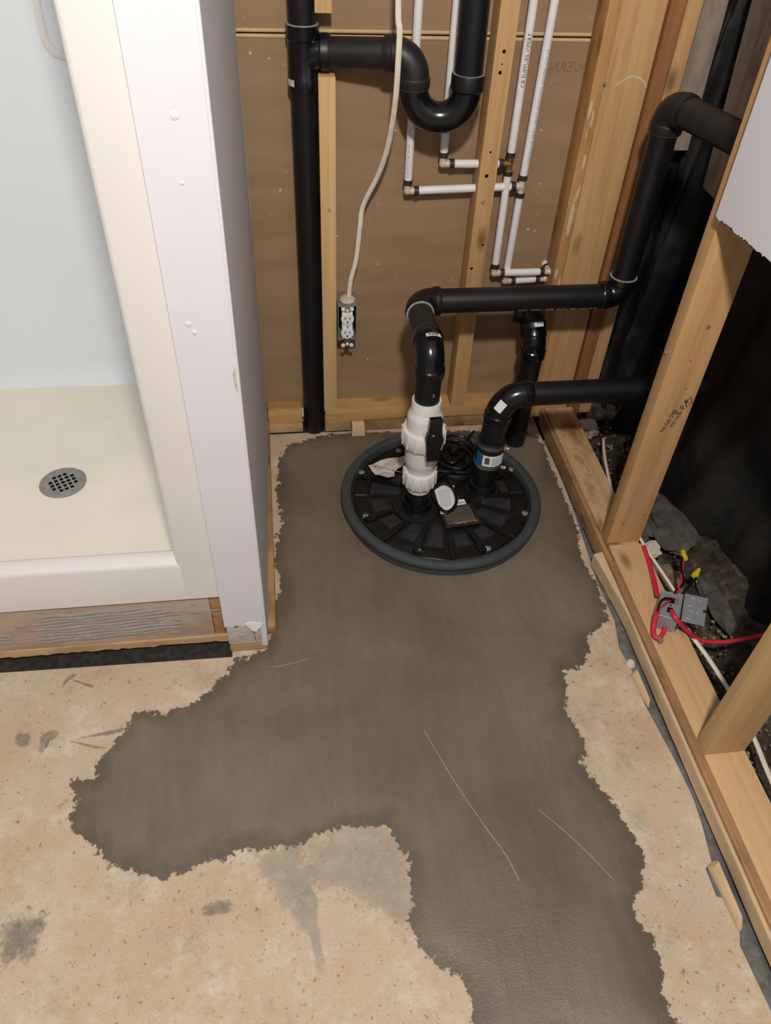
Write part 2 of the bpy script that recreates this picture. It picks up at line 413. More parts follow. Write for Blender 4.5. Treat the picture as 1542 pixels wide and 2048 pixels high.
def dirt_ground():
    m, t, b = new_mat('dirt_ground', 0.95, 0.1)
    g = t.new('ShaderNodeNewGeometry'); P = g.outputs['Position']
    c = t.ramp(t.noise(P, 26, 7, 0.7), [(0.3, s2l((30, 26, 22))), (0.55, s2l((74, 66, 56))), (0.75, s2l((128, 116, 98)))])
    t.link(c.outputs[0], b.inputs['Base Color']); t.bump(t.noise(P, 60, 6), 0.8, 0.008, b)
    return m
M['ground'] = dirt_ground()

# ------------------------------------------------------------------ measured positions (metres)
PATCH = [(-0.0, 1.824), (-0.031, 1.752), (-0.033, 1.675), (-0.041, 1.592), (-0.025, 1.502), (-0.046, 1.429), (-0.053, 1.35), (-0.039, 1.314), (-0.037, 1.264), (-0.058, 1.219), (-0.066, 1.173), (-0.074, 1.086), (-0.115, 1.07), (-0.151, 1.066), (-0.163, 1.029), (-0.203, 0.993), (-0.245, 0.957), (-0.297, 0.938), (-0.339, 0.948), (-0.365, 0.945), (-0.377, 0.904), (-0.408, 0.867), (-0.424, 0.835), (-0.425, 0.804), (-0.468, 0.804), (-0.478, 0.789), (-0.455, 0.774), (-0.452, 0.743), (-0.47, 0.725), (-0.438, 0.694), (-0.411, 0.67), (-0.378, 0.624), (-0.333, 0.619), (-0.276, 0.586), (-0.259, 0.595), (-0.218, 0.606), (-0.163, 0.62), (-0.117, 0.628), (-0.031, 0.623), (-0.0, 0.642), (0.071, 0.651), (0.147, 0.645), (0.178, 0.582), (0.18, 0.528), (0.171, 0.47), (0.176, 0.428), (0.209, 0.388), (0.242, 0.374), (0.25, 0.334), (0.254, 0.299), (0.26, 0.262), (0.596, 0.221), (0.588, 0.259), (0.586, 0.286), (0.583, 0.31), (0.596, 0.347), (0.597, 0.392), (0.583, 0.411), (0.578, 0.445), (0.601, 0.471), (0.627, 0.508), (0.632, 0.546), (0.621, 0.59), (0.607, 0.65), (0.591, 0.682), (0.575, 0.719), (0.569, 0.743), (0.589, 0.754), (0.589, 0.815), (0.572, 0.853), (0.588, 0.899), (0.605, 0.963), (0.651, 0.966), (0.68, 1.016), (0.685, 1.048), (0.755, 1.091), (0.767, 1.189), (0.753, 1.312), (0.775, 1.403), (0.776, 1.523), (0.774, 1.631), (0.778, 1.77), (0.766, 1.825), (0.505, 1.86), (0.193, 1.874), (0.1, 1.866)]
SLAB = [(0.785, 1.794), (0.796, 1.641), (0.782, 1.403), (0.769, 1.218), (0.771, 1.089), (0.755, 1.012), (0.763, 0.942), (0.76, 0.854), (0.775, 0.714), (0.779, 0.632), (0.774, 0.578), (0.762, 0.505), (0.745, 0.497), (0.744, 0.445), (0.763, 0.439), (0.759, 0.38), (0.75, 0.36), (0.757, 0.258), (0.764, 0.173)]
RIDGES = [[(-0.07, 1.032, 0.004), (-0.03, 1.037, 0.004), (0.022, 1.049, 0.004)], [(0.254, 0.839, 0.004), (0.291, 0.734, 0.004), (0.332, 0.635, 0.004), (0.366, 0.563, 0.004), (0.38, 0.513, 0.004)], [(0.453, 0.642, 0.004), (0.494, 0.592, 0.004), (0.528, 0.543, 0.004), (0.558, 0.494, 0.004)]]
STAIN = [[(-0.605, 0.926), (-0.571, 0.925), (-0.569, 0.895), (-0.594, 0.893)], [(-0.55, 0.924), (-0.514, 0.924), (-0.517, 0.903), (-0.528, 0.9), (-0.532, 0.88), (-0.547, 0.875)], [(-0.468, 0.902), (-0.383, 0.915), (-0.365, 0.911), (-0.392, 0.902), (-0.468, 0.899)], [(-0.511, 0.905), (-0.435, 0.879), (-0.407, 0.871), (-0.434, 0.872)], [(-0.528, 1.026), (-0.517, 1.059), (-0.492, 1.064), (-0.511, 1.051), (-0.524, 1.026)], [(-0.511, 1.052), (-0.454, 1.027), (-0.458, 1.021), (-0.499, 1.042)], [(-0.554, 0.557), (-0.503, 0.556), (-0.474, 0.561), (-0.478, 0.512), (-0.488, 0.474), (-0.514, 0.485), (-0.536, 0.472)], [(-0.206, 0.537), (-0.162, 0.544), (-0.144, 0.531), (-0.157, 0.518), (-0.201, 0.519)], [(-0.04, 0.537), (-0.02, 0.57), (0.005, 0.532), (0.006, 0.48), (0.01, 0.415), (-0.005, 0.413), (-0.013, 0.458), (-0.038, 0.485)], [(-0.022, 0.636), (0.078, 0.665), (0.166, 0.655), (0.193, 0.574), (0.192, 0.51), (0.177, 0.444), (0.123, 0.475), (0.064, 0.525), (-0.017, 0.552)], [(-0.117, 0.628), (-0.022, 0.627), (0.01, 0.54), (-0.029, 0.493), (-0.09, 0.56)]]
JBOX = [(0.855, 1.081, 0.115), (0.901, 1.065, 0.115), (0.86, 0.993, 0.115), (0.816, 1.016, 0.115)]
JLID = [(0.905, 1.067, 0.118), (0.955, 1.047, 0.118), (0.911, 0.97, 0.118), (0.863, 0.991, 0.118)]
JH = [(0.871, 1.055, 0.116), (0.853, 1.021, 0.116), (0.875, 1.051, 0.116)]
RED = {'a': [(0.891, 1.262, 0.075), (0.885, 1.214, 0.075), (0.871, 1.144, 0.08), (0.855, 1.087, 0.09)], 'b': [(0.819, 1.019, 0.118), (0.816, 1.008, 0.085), (0.808, 0.984, 0.08), (0.814, 0.973, 0.08)], 'b2': [(0.818, 0.973, 0.08), (0.836, 0.992, 0.08), (0.85, 1.022, 0.085)], 'c': [(0.852, 1.018, 0.12), (0.851, 0.993, 0.125), (0.883, 0.986, 0.09), (0.916, 0.978, 0.06), (0.956, 0.971, 0.05), (1.012, 0.97, 0.05), (1.1, 0.983, 0.05), (1.199, 1.013, 0.05)], 'd': [(0.886, 1.068, 0.12), (0.911, 1.101, 0.115), (0.928, 1.132, 0.11), (0.944, 1.161, 0.105), (0.957, 1.185, 0.1)]}
BLK = {'a': [(0.865, 1.049, 0.122), (0.845, 1.047, 0.13), (0.829, 1.037, 0.128), (0.818, 1.019, 0.122)], 'b': [(0.881, 1.069, 0.12), (0.918, 1.103, 0.115), (0.932, 1.145, 0.11), (0.948, 1.178, 0.105), (0.966, 1.204, 0.1)], 'c': [(0.904, 1.071, 0.115), (0.941, 1.107, 0.09), (0.97, 1.135, 0.075), (0.986, 1.15, 0.07)]}
NUT = {'a': [(0.962, 1.188, 0.1), (0.97, 1.216, 0.1)], 'b': [(0.985, 1.156, 0.07), (1.007, 1.177, 0.07)]}
WHT = {'a': [(0.891, 1.298, 0.075), (0.898, 1.236, 0.072), (0.909, 1.176, 0.068), (0.922, 1.115, 0.06)], 'b': [(0.907, 1.032, 0.055), (0.908, 0.986, 0.06), (0.925, 0.938, 0.05), (0.938, 0.861, 0.045), (0.941, 0.805, 0.045), (0.94, 0.72, 0.045), (0.934, 0.661, 0.045), (0.929, 0.592, 0.045)], 'c': [(0.96, 1.749, 0.03), (0.937, 1.686, 0.04), (0.912, 1.596, 0.05), (0.887, 1.481, 0.06), (0.884, 1.411, 0.06)]}
HANDLE = [(0.344, 1.425, 0.383), (0.343, 1.425, 0.326), (0.342, 1.425, 0.26)]
PLATE = [(0.396, 1.472, 0.045), (0.487, 1.484, 0.045), (0.497, 1.412, 0.045), (0.404, 1.401, 0.045)]
TAG = [(0.4, 1.547, 0.055), (0.449, 1.56, 0.055), (0.442, 1.473, 0.055), (0.408, 1.453, 0.055), (0.397, 1.497, 0.055)]
LBL = [(0.222, 1.647, 0.06), (0.281, 1.673, 0.06), (0.336, 1.682, 0.06), (0.325, 1.647, 0.06), (0.295, 1.619, 0.06), (0.285, 1.593, 0.06), (0.238, 1.611, 0.06)]
SMALL = [(0.443, 1.503, 0.046), (0.472, 1.504, 0.046), (0.475, 1.484, 0.046), (0.439, 1.479, 0.046)]
LOOP = [(0.394, 1.545, 0.058), (0.421, 1.561, 0.058), (0.445, 1.54, 0.058), (0.447, 1.49, 0.058), (0.429, 1.456, 0.058), (0.407, 1.448, 0.058), (0.391, 1.475, 0.058), (0.386, 1.515, 0.058)]
PORT = [(0.468, 1.654, 0.05), (0.432, 1.657, 0.05), (0.528, 1.66, 0.05), (0.487, 1.755, 0.05), (0.457, 1.558, 0.05)]
SCREWS = [(0.205, 1.653, 0.035), (0.198, 1.474, 0.035), (0.32, 1.336, 0.035), (0.501, 1.329, 0.035), (0.632, 1.449, 0.035), (0.64, 1.631, 0.035), (0.521, 1.762, 0.035), (0.656, 1.476, 0.035)]
DRAIN = [(-0.56, 1.52, 0.17), (-0.616, 1.524, 0.17), (-0.506, 1.528, 0.17), (-0.569, 1.573, 0.17), (-0.551, 1.462, 0.17)]
SBACK = [(-0.784, 1.911, 0.2), (-0.415, 1.873, 0.2)]
SGROOVE = [(-0.452, 1.95, 1.11), (-0.463, 1.95, 1.038), (-0.449, 1.95, 1.012), (-0.424, 1.95, 1.01)]
E4 = [(0.864, 1.707, 0.985), (0.901, 1.701, 0.985), (0.946, 1.533, 0.985)]
DROPE = [(0.697, 1.79, 0.331), (0.678, 1.79, 0.418)]
ARC = [(0.795, 1.875, 0.978), (0.814, 1.875, 0.99), (0.832, 1.875, 0.998), (0.858, 1.875, 0.99), (0.871, 1.875, 0.975)]
DRY = [(0.797, 1.282, 1.167), (0.797, 1.28, 1.074), (0.797, 1.276, 0.935), (0.797, 1.266, 0.931), (0.797, 1.228, 0.938), (0.797, 1.197, 0.936), (0.797, 1.172, 0.939), (0.797, 1.137, 0.941), (0.797, 1.11, 0.941), (0.797, 1.099, 0.942)]

GREYB = [[(1.002, 1.97, 0.80), (1.072, 1.97, 0.80), (1.072, 1.985, 0.80), (1.002, 1.985, 0.80), (1.010, 1.97, 1.75), (1.045, 1.97, 1.75), (1.045, 1.985, 1.75), (1.010, 1.985, 1.75)], [(1.065, 1.46, 0.76), (1.085, 1.46, 0.76), (1.085, 1.832, 0.76), (1.065, 1.832, 0.76), (1.065, 1.46, 1.75), (1.085, 1.46, 1.75), (1.085, 1.95, 1.75), (1.065, 1.95, 1.75)]]
# ================================================================== STRUCTURE
# ---- floor slab (its right-hand edge is broken off short of the stud wall)
TOPZ = 1.75
poly = [(-2.0, -1.5), (0.764, -1.5)] + SLAB[::-1] + [(0.785, 1.95), (-2.0, 1.95)]
floor = prism('floor', poly, -0.08, 0.0, M['floor'])
tag(floor, 'old beige concrete floor slab with pits and grey smears', 'floor', kind='structure')
for si, q in enumerate(STAIN):
    q = [(p.x, p.y) for p in spline([(x, y, 0) for x, y in q + q[:1]], 4)[:-1]]
    n = len(q); cx = sum(p[0] for p in q)/n; cy = sum(p[1] for p in q)/n
    vs_ = [(cx+(x-cx)*k, cy+(y-cy)*k, 0.0004+0.0002*i) for i, k in enumerate((1.22, 0.95, 0.65, 0.3)) for x, y in q] + [(cx, cy, 0.0012)]
    fs = [(r*n+i, r*n+(i+1) % n, (r+1)*n+(i+1) % n, (r+1)*n+i) for r in range(3) for i in range(n)] + [(3*n+i, 3*n+(i+1) % n, 4*n) for i in range(n)]
    o = mesh('cement_smear', vs_, fs, M['dust' if si > 7 else 'smear'], floor)
    a_ = o.data.attributes.new('fade', 'FLOAT', 'POINT'); a_.data.foreach_set('value', [-0.1]*n + [0.3]*n + [0.65]*n + [0.8]*n + [0.85])
ground = mesh('ground', *(lambda nx, ny: (
    [(0.70 + 0.65*i/nx, -0.9 + 3.1*j/ny, -0.045 + 0.03*math.sin(i*2.1+j*0.7) * random.random() + 0.10*max(0, i/nx-0.55)) for j in range(ny+1) for i in range(nx+1)],
    [(j*(nx+1)+i, j*(nx+1)+i+1, (j+1)*(nx+1)+i+1, (j+1)*(nx+1)+i) for j in range(ny) for i in range(nx)]))(16, 60), M['ground'], smooth=True, autosharp=80)
tag(ground, 'dark crumbly dirt between the stud wall and black membrane', 'ground', kind='structure')
# grey tar gasket lying in the joint between slab and plate
ga = []
for (x, y) in SLAB: ga.append((x-0.006, y))
vs_, fs = [], []
for i, (x, y) in enumerate(SLAB):
    vs_ += [(x-0.004, y, -0.012), (x+0.006, y, 0.002+random.uniform(-.001, .001)), (max(x+0.02, 0.795), y, -0.004+random.uniform(-.003, .003)), (0.81, y, -0.05)]
for i in range(len(SLAB)-1):
    for k in range(3): fs.append((4*i+k, 4*i+k+1, 4*i+5+k, 4*i+4+k))
gask = mesh('trim_1', vs_, fs, M['tarpaper'], smooth=True, autosharp=80)
tag(gask, 'crumpled grey tar strip along the slab edge below the right plate', 'sill gasket', kind='structure')
# second strip of gasket under shower riser
vs_, fs = [], []
for i in range(41):
    x = -1.2 + (1.045)*i/40
    vs_ += [(x, 1.13, 0.03), (x, 1.112, 0.004), (x, 1.099 - 0.016*i/40 - 0.006*abs(math.sin(i*0.31+math.sin(i*.9))) - 0.003*random.random(), 0.003), (x, 1.0985 - 0.016*i/40 - 0.008, 0.0)]
for i in range(40):
    for k in range(3): fs.append((4*i+k, 4*i+4+k, 4*i+5+k, 4*i+k+1))
tag(mesh('trim_2', vs_, fs, M['black_gap'], smooth=True, autosharp=60), 'dark tar strip on the floor under the shower riser', 'sill gasket', kind='structure')

# ---- back wall: two sheets of drywall seen from behind
wb = tag(thing('wall_back', 'brown kraft back of drywall sheets behind the studs', 'wall', (0.4, 1.94, 0)), kind='structure')
box('drywall_sheet', -0.2, 0.80, 1.940, 1.953, 0.055, 1.0570, M['kraft'], wb)
box('drywall_sheet', -0.2, 0.80, 1.940, 1.953, 1.0610, 1.80, M['kraft'], wb)
tube('taped_edge', [(-0.2, 1.9415, 1.0535), (0.80, 1.9415, 1.0532)], 0.0042, M['kraft_edge'], wb, 10, True, 1.0)
tube('taped_edge', [(-0.2, 1.9415, 1.0645), (0.80, 1.9415, 1.0648)], 0.0042, M['kraft_edge'], wb, 10, True, 1.0)
lettering('faint_stamp', 'QUERN', 0.030, (0.756, 1.9392, 0.990), (-1, 0, 0), (0, 0, 1), M['kraft_ink'], wb, 0.0004)
box('light_block_sheet', -0.2, 0.97, 1.954, 1.966, -0.05, 1.80, M['kraft'], wb)  # added layer, stops world light showing through the drywall seam
box('gap_light_strip', 0.044, 0.122, 1.9405, 1.9535, 0.02, 0.0545, M['paper'], wb)  # white strip painted as light coming through the gap beside the stack
box('far_side_board', 0.80, 0.97, 1.945, 1.9535, 0.0, 1.80, M['black_gap'], wb)
for (x, z, r) in ((0.425, 0.79, 0.008), (0.10, 0.45, 0.006), (0.16, 0.60, 0.003), (-0.03, 1.02, 0.003), (0.01, 1.01, 0.003), (0.02, 0.72, 0.004), (0.30, 0.86, 0.003), (0.66, 0.86, 0.003), (0.68, 0.73, 0.003), (0.27, 0.52, 0.003), (0.63, 0.60, 0.003), (0.67, 0.61, 0.004), (0.69, 0.605, 0.003), (0.08, 0.18, 0.004), (0.25, 0.22, 0.004)):
    m_ = 7
    vs_ = [(x + r*random.uniform(.6, 1.3)*math.cos(2*math.pi*k/m_), 1.9398, z + r*random.uniform(.6, 1.3)*math.sin(2*math.pi*k/m_)) for k in range(m_)] + [(x, 1.9385, z)]
    mesh('plaster_speck', vs_, [(k, (k+1) % m_, m_) for k in range(m_)], M['chalk'], wb)

# ---- partition end (white drywall) between shower and pump
wl = tag(thing('wall_left', 'white painted drywall end of the short partition beside the shower', 'wall', (-0.12, 1.085, 0)), kind='structure')
out = []
for k in range(12): out.append((-0.163 + 0.091*k/11, 1.085, 0.098 + 0.004*math.sin(k*2.3)))
slab_from_front('front_panel', [(-0.172, 1.085, TOPZ), *[(x, y, z) for x, y, z in out], (-0.072, 1.085, TOPZ)], (0, 0.012, 0), M['drywall'], wl)
side = []
for k in range(30):
    t = k/29; side.append((-0.072 + 0.0165*t, 1.0855 + 0.79*t, 0.035 + 0.012*math.sin(k*1.7) + random.uniform(-.006, .006) if k > 1 else 0.02))
for k in range(24):
    t = k/23; side.append((-0.0555 + random.uniform(-.0006, .0006), 1.8755 + 0.004*math.sin(k*1.3), 0.05 + (TOPZ-0.05)*t))
side.append((-0.072, 1.0855, TOPZ))
slab_from_front('side_panel', side, (-0.012, 0, 0), M['drywall'], wl)
bm = bmesh.new(); tube_bm(bm, [(-0.0745, 1.0875, 0.1), (-0.0745, 1.0875, TOPZ)], 0.0036, 10)
from_bm('corner_bead', bm, M['drywall'], wl, True)
box('torn_base', -0.160, -0.100, 1.0875, 1.099, 0.034, 0.099, M['torn'], wl, 0.002)
box('torn_base', -0.0995, -0.0725, 1.0865, 1.099, 0.032, 0.099, M['torn'], wl, 0.002)
slab_from_front('paper_flap', [(-0.118, 1.0845, 0.106), (-0.104, 1.082, 0.113), (-0.088, 1.081, 0.110), (-0.079, 1.083, 0.104), (-0.083, 1.0795, 0.095), (-0.090, 1.078, 0.091), (-0.094, 1.078, 0.083), (-0.104, 1.079, 0.086), (-0.110, 1.081, 0.096)], (0.0002, 0.0015, 0.0003), M['paper'], wl)
for (x, z, r) in ((-0.14, 0.075, 0.009), (-0.128, 0.068, 0.008), (-0.143, 0.055, 0.005)):
    vs_ = [(x + r*1.5*math.cos(2*math.pi*k/8), 1.0868, z + r*0.6*math.sin(2*math.pi*k/8)) for k in range(8)] + [(x, 1.0878, z)]
    mesh('gouge', vs_, [(k, (k+1) % 8, 8) for k in range(8)], M['drywall_raw'], wl)
vs_ = []; fs = []
box('wood_end', -0.158, -0.0745, 1.0865, 1.16, 0.006, 0.0345, M['ply_x'], wl, 0.002)
box('base_plate', -0.0745, -0.052, 1.13, 1.87, 0.002, 0.030, M['strip_y'], wl, 0.003)
for (z, x, r) in ((1.16, -0.118, 0.006), (1.075, -0.12, 0.003), (0.86, -0.14, 0.005), (0.845, -0.133, 0.004)):
    profile_tube('nail_pop', (x, 1.0852, z), (0, -1, 0), [(0, r), (0.0012, r*0.8), (0.0018, 0.0)], M['drywall'], wl, 14)
# chipped corner
mesh('chip', [(-0.0735, 1.0846, 0.79), (-0.0728, 1.0846, 0.72), (-0.080, 1.0846, 0.735), (-0.083, 1.0846, 0.765), (-0.077, 1.0846, 0.78)], [(0, 4, 3, 2, 1)], M['drywall_raw'], wl)

# ---- black membrane on the foundation, round the back corner
plan = [(1.27, -0.9), (1.26, 0.4), (1.25, 0.9), (1.20, 1.3), (1.15, 1.7), (1.13, 1.98), (1.06, 2.06), (0.8, 2.08), (0.5, 2.08)]
pl = spline([(x, y, 0) for x, y in plan], 14)
NZ = 34; vs_, fs = [], []
for i, p in enumerate(pl):
    a = pl[max(i-1, 0)]; c = pl[min(i+1, len(pl)-1)]; tdir = (c-a).normalized(); nn = Vector((-tdir.y, tdir.x, 0))
    for j in range(NZ+1):
        z = -0.06 + 1.9*j/NZ
        w = 0.030*math.sin(i*0.42 + 1.3*math.sin(z*3.0)) * (0.4 + 0.6*math.exp(-z*1.2)) + 0.016*math.sin(i*1.1 + z*7) + 0.05*math.exp(-max(z, 0)*6)
        q = p + nn*w
        if i < 70: q = Vector((max(q.x, 1.03 if z < 0.6 else 1.10), q.y, 0))
        vs_.append((q.x, q.y, z))
for i in range(len(pl)-1):
    for j in range(NZ): fs.append((i*(NZ+1)+j, (i+1)*(NZ+1)+j, (i+1)*(NZ+1)+j+1, i*(NZ+1)+j+1))
wr = mesh('wall_right', vs_, fs, M['membrane'], smooth=True, autosharp=80)
tag(wr, 'wrinkled dusty black membrane covering the foundation wall', 'wall', kind='structure')

# ================================================================== FRAMING
def stud(label, x0, x1, y0, y1, z0, z1, mat, lean=0.0, group='wall studs', name='wall_stud', bev=0.0025):
    o = hexa(name, [(x0,y0,z0),(x1,y0,z0),(x1,y1,z0),(x0,y1,z0),(x0+lean,y0,z1),(x1+lean,y0,z1),(x1+lean,y1,z1),(x0+lean,y1,z1)], mat, None, bev)
    return tag(o, label, 'stud', group)
def screw_head(parent, p, d, r=0.0035):
    profile_tube('screw', Vector(p) - Vector(d)*0.002, d, [(0, r*0.5), (0.004, r*0.6), (0.006, r), (0.0075, r*0.9), (0.0078, 0)], M['screw'], parent, 12)
s1 = stud('narrow pale stud with a sawn top beside the outlet box', 0.1150, 0.1535, 1.875, 1.9395, 0.0855, 0.992, M['stud_pale'], -0.001)
screw_head(s1, (0.136, 1.875, 0.700), (0, -1, 0))
s2 = stud('short stub of stud hanging above the drain tee', 0.1090, 0.1460, 1.877, 1.9395, 1.1105, TOPZ, M['stud_pale'])
s3 = stud('tall centre stud pierced by two white water pipes', 0.5000, 0.5435, 1.875, 1.9395, 0.0855, TOPZ, M['stud'], 0.004)
screw_head(s3, (0.518, 1.875, 0.715), (0, -1, 0), 0.005)
for z, x, r in ((1.045, 0.523, 0.0045), (1.003, 0.520, 0.0045), (1.02, 0.522, 0.002), (0.832, 0.522, 0.003), (0.776, 0.520, 0.005), (0.60, 0.533, 0.003), (0.535, 0.512, 0.004)):
    profile_tube('nail_hole', (x, 1.8756, z), (0, -1, 0), [(0, r), (0.0009, r*0.9), (0.001, 0)], M['dark_hole'], s3, 12)
s4 = stud('narrow orange stud edge with plaster smears at the back corner', 0.7385, 0.7665, 1.868, 1.9395, 0.03, TOPZ, M['stud_orange'])
for k in range(16):
    z = 0.45 + 0.66*random.random(); x = 0.752 + random.uniform(-.008, .010); h = random.uniform(.008, .035); w = random.uniform(.002, .005)
    vs_ = [(x + w*math.cos(2*math.pi*i/8)*random.uniform(.6, 1.2), 1.8676, z + h*math.sin(2*math.pi*i/8)*random.uniform(.6, 1.2)) for i in range(8)] + [(x, 1.8668, z)]
    mesh('plaster_smear', vs_, [(i, (i+1) % 8, 8) for i in range(8)], M['chalk'], s4)
screw_head(s4, (0.764, 1.868, 0.985), (0.2, -1, 0.2), 0.004)
s5 = stud('wide orange stud with a white chalk arc in the back corner', 0.7685, 0.8730, 1.874, 1.912, 0.03, TOPZ, M['stud'])
tube('chalk_arc', spline([(x, 1.8736, z) for x, y, z in ARC], 6), 0.0026, M['chalk'], s5, 6, True, 0.3, (0, 1, 0))
s6 = stud('dark reddish stud between the wide corner stud and tan stud', 0.8790, 0.9160, 1.870, 1.955, 0.03, TOPZ, M['stud_red'])
s7 = stud('tan stud next to the weathered grey boards', 0.9200, 0.9590, 1.884, 1.965, 0.03, TOPZ, M['stud'])
s8 = stud('stud with a black lumber stamp standing on the right plate', 0.8000, 0.8890, 1.2840, 1.3220, 0.0685, TOPZ, M['stud'], 0.0, bev=0.003)
s9 = stud('stud nearest the camera at the lower right edge', 0.8030, 0.8920, 0.6890, 0.7270, 0.0685, TOPZ, M['stud_pale'], 0.012, bev=0.003)
screw_head(s8, (0.800, 1.305, 0.63), (-1, 0, 0.1), 0.004)
for (x, z, r) in ((0.858, 0.55, 0.003), (0.857, 0.70, 0.006), (0.845, 0.62, 0.003), (0.826, 0.14, 0.004), (0.875, 0.165, 0.003)):
    profile_tube('knot', (x, 1.2846, z), (0, -1, 0), [(0, r), (0.0008, r*0.9), (0.0009, 0)], M['stud_red'], s8, 12)
# lumber stamp, lettering running down the stud
lettering('lumber_stamp', 'S-P-F', 0.020, (0.868, 1.2838, 0.478), (0.3, 0, 1), (-1, 0, 0.3), M['ink'], s8, 0.0004)
lettering('lumber_stamp', 'NLGA 248', 0.014, (0.842, 1.2838, 0.432), (0.25, 0, 1), (-1, 0, 0.25), M['ink'], s8, 0.0004)
lettering('lumber_stamp', 'KD-HT', 0.013, (0.861, 1.2838, 0.445), (0.25, 0, 1), (-1, 0, 0.25), M['ink'], s8, 0.0004)
bm = bmesh.new(); tube_bm(bm, [(0.868, 1.2838, 0.515), (0.877, 1.2838, 0.527), (0.885, 1.2838, 0.512), (0.876, 1.2838, 0.499), (0.868, 1.2838, 0.515)], 0.0012, 6)
from_bm('lumber_stamp', bm, M['ink'], s8)

# ---- plates
p1 = tag(box('sole_plate', -0.052, 0.0485, 1.8750, 1.9395, 0.0465, 0.0850, M['plate_x'], None, 0.002), 'short pine sole plate between the partition and the drain stack', 'plate', 'sole plates')
p2 = tag(box('sole_plate', 0.1180, 0.7980, 1.8750, 1.9395, 0.0465, 0.0850, M['plate_x'], None, 0.002), 'long pine sole plate under the centre stud behind the sump', 'plate', 'sole plates')
screw_head(p2, (0.1225, 1.875, 0.050), (0, -1, 0), 0.004)
b1 = tag(box('plywood_strip', -0.052, 0.0490, 1.8720, 1.9390, 0.0150, 0.0460, M['ply_x'], None, 0.002), 'splintered plywood strip under the short sole plate by the partition', 'plywood', 'plywood strips')
b2 = tag(box('plywood_strip', 0.1170, 0.1950, 1.8720, 1.9390, 0.0120, 0.0460, M['ply_x'], None, 0.002), 'frayed plywood strip to the right of the drain stack foot', 'plywood', 'plywood strips')
b3 = tag(box('plywood_strip', 0.2380, 0.7350, 1.8800, 1.9390, 0.0050, 0.0460, M['strip_y'], None, 0.002), 'dark damp plywood strip behind the sump basin rim', 'plywood', 'plywood strips')
b4 = tag(hexa('wood_chunk', [(0.196,1.852,0.003),(0.238,1.850,0.003),(0.237,1.905,0.003),(0.196,1.905,0.003),(0.199,1.860,0.040),(0.236,1.858,0.043),(0.237,1.905,0.0455),(0.196,1.905,0.0455)], M['raw_y'], None, 0.004), 'split chunk of pale wood jutting out below the long plate', 'wood')
box('gap_shade', -0.052, 0.735, 1.885, 1.939, 0.0, 0.0045, M['black_gap'], wb)  # dark strip painted as the black shade in the gap under the plywood
p3 = tag(box('sole_plate', 0.8000, 0.8880, 1.2800, 1.8680, 0.0300, 0.0680, M['plate_y_stained'], None, 0.003), 'water stained far length of the right sole plate', 'plate', 'sole plates')
p4 = tag(box('sole_plate', 0.8050, 0.8940, -0.9000, 1.2795, 0.0300, 0.0680, M['plate_y'], None, 0.003), 'clean near length of the right sole plate under the grey box', 'plate', 'sole plates')
p5 = tag(box('edge_strip', 0.7870, 0.7995, 1.2300, 1.8700, 0.0100, 0.0640, M['strip_y'], None, 0.003), 'thin dark wood strip along the stained plate beside the sump', 'wood strip', 'edge strips')
p6 = tag(box('edge_strip', 0.7870, 0.8045, -0.9000, 1.2295, 0.0160, 0.0640, M['strip_y'], None, 0.003), 'brown wood strip along the clean near plate', 'wood strip', 'edge strips')
v_, f_ = [], []
for k in range(61):
    y = 1.268 - 2.1*k/60; w = 0.7825 - 0.018*max(0, (y-1.05)/0.22)**1.3 + random.uniform(-.0006, .0006)
    v_ += [(0.7865, y, 0.010), (w+0.001, y, 0.010), (w, y, 0.050+random.uniform(-.001, .001)), (0.7865, y, 0.056)]
for k in range(60):
    for i in range(4): f_.append((4*k+i, 4*k+(i+1) % 4, 4*k+4+(i+1) % 4, 4*k+4+i))
f_ += [(3, 2, 1, 0), (240, 241, 242, 243)]
p7 = tag(mesh('edge_strip', v_, f_, M['raw_y']), 'pale splintered wood strip facing the floor along the right wall', 'wood strip', 'edge strips')
p8 = tag(hexa('wood_splinter', [(0.748,0.500,0.001),(0.766,0.510,0.001),(0.767,0.385,0.001),(0.757,0.38,0.001),(0.752,0.49,0.014),(0.766,0.500,0.022),(0.767,0.40,0.020),(0.760,0.40,0.012)], M['raw_y'], None, 0.002), 'loose wood splinter lying on the tar strip nearest the camera', 'wood')
p9 = tag(hexa('wood_splinter', [(0.753,0.935,0.001),(0.766,0.945,0.001),(0.766,0.845,0.001),(0.762,0.845,0.001),(0.758,0.925,0.014),(0.766,0.935,0.022),(0.767,0.855,0.020),(0.765,0.85,0.012)], M['raw_y'], None, 0.002), 'raw wood splinter beside the white plaster blob on the tar strip', 'wood')
p10 = tag(profile_tube('plaster_blob', (0.764, 0.962, 0.001), (0, 0, 1), [(0, 0.012), (0.006, 0.011), (0.012, 0.006), (0.013, 0)], M['gyp'], None, 12), 'small white plaster blob stuck on the tar strip', 'plaster')

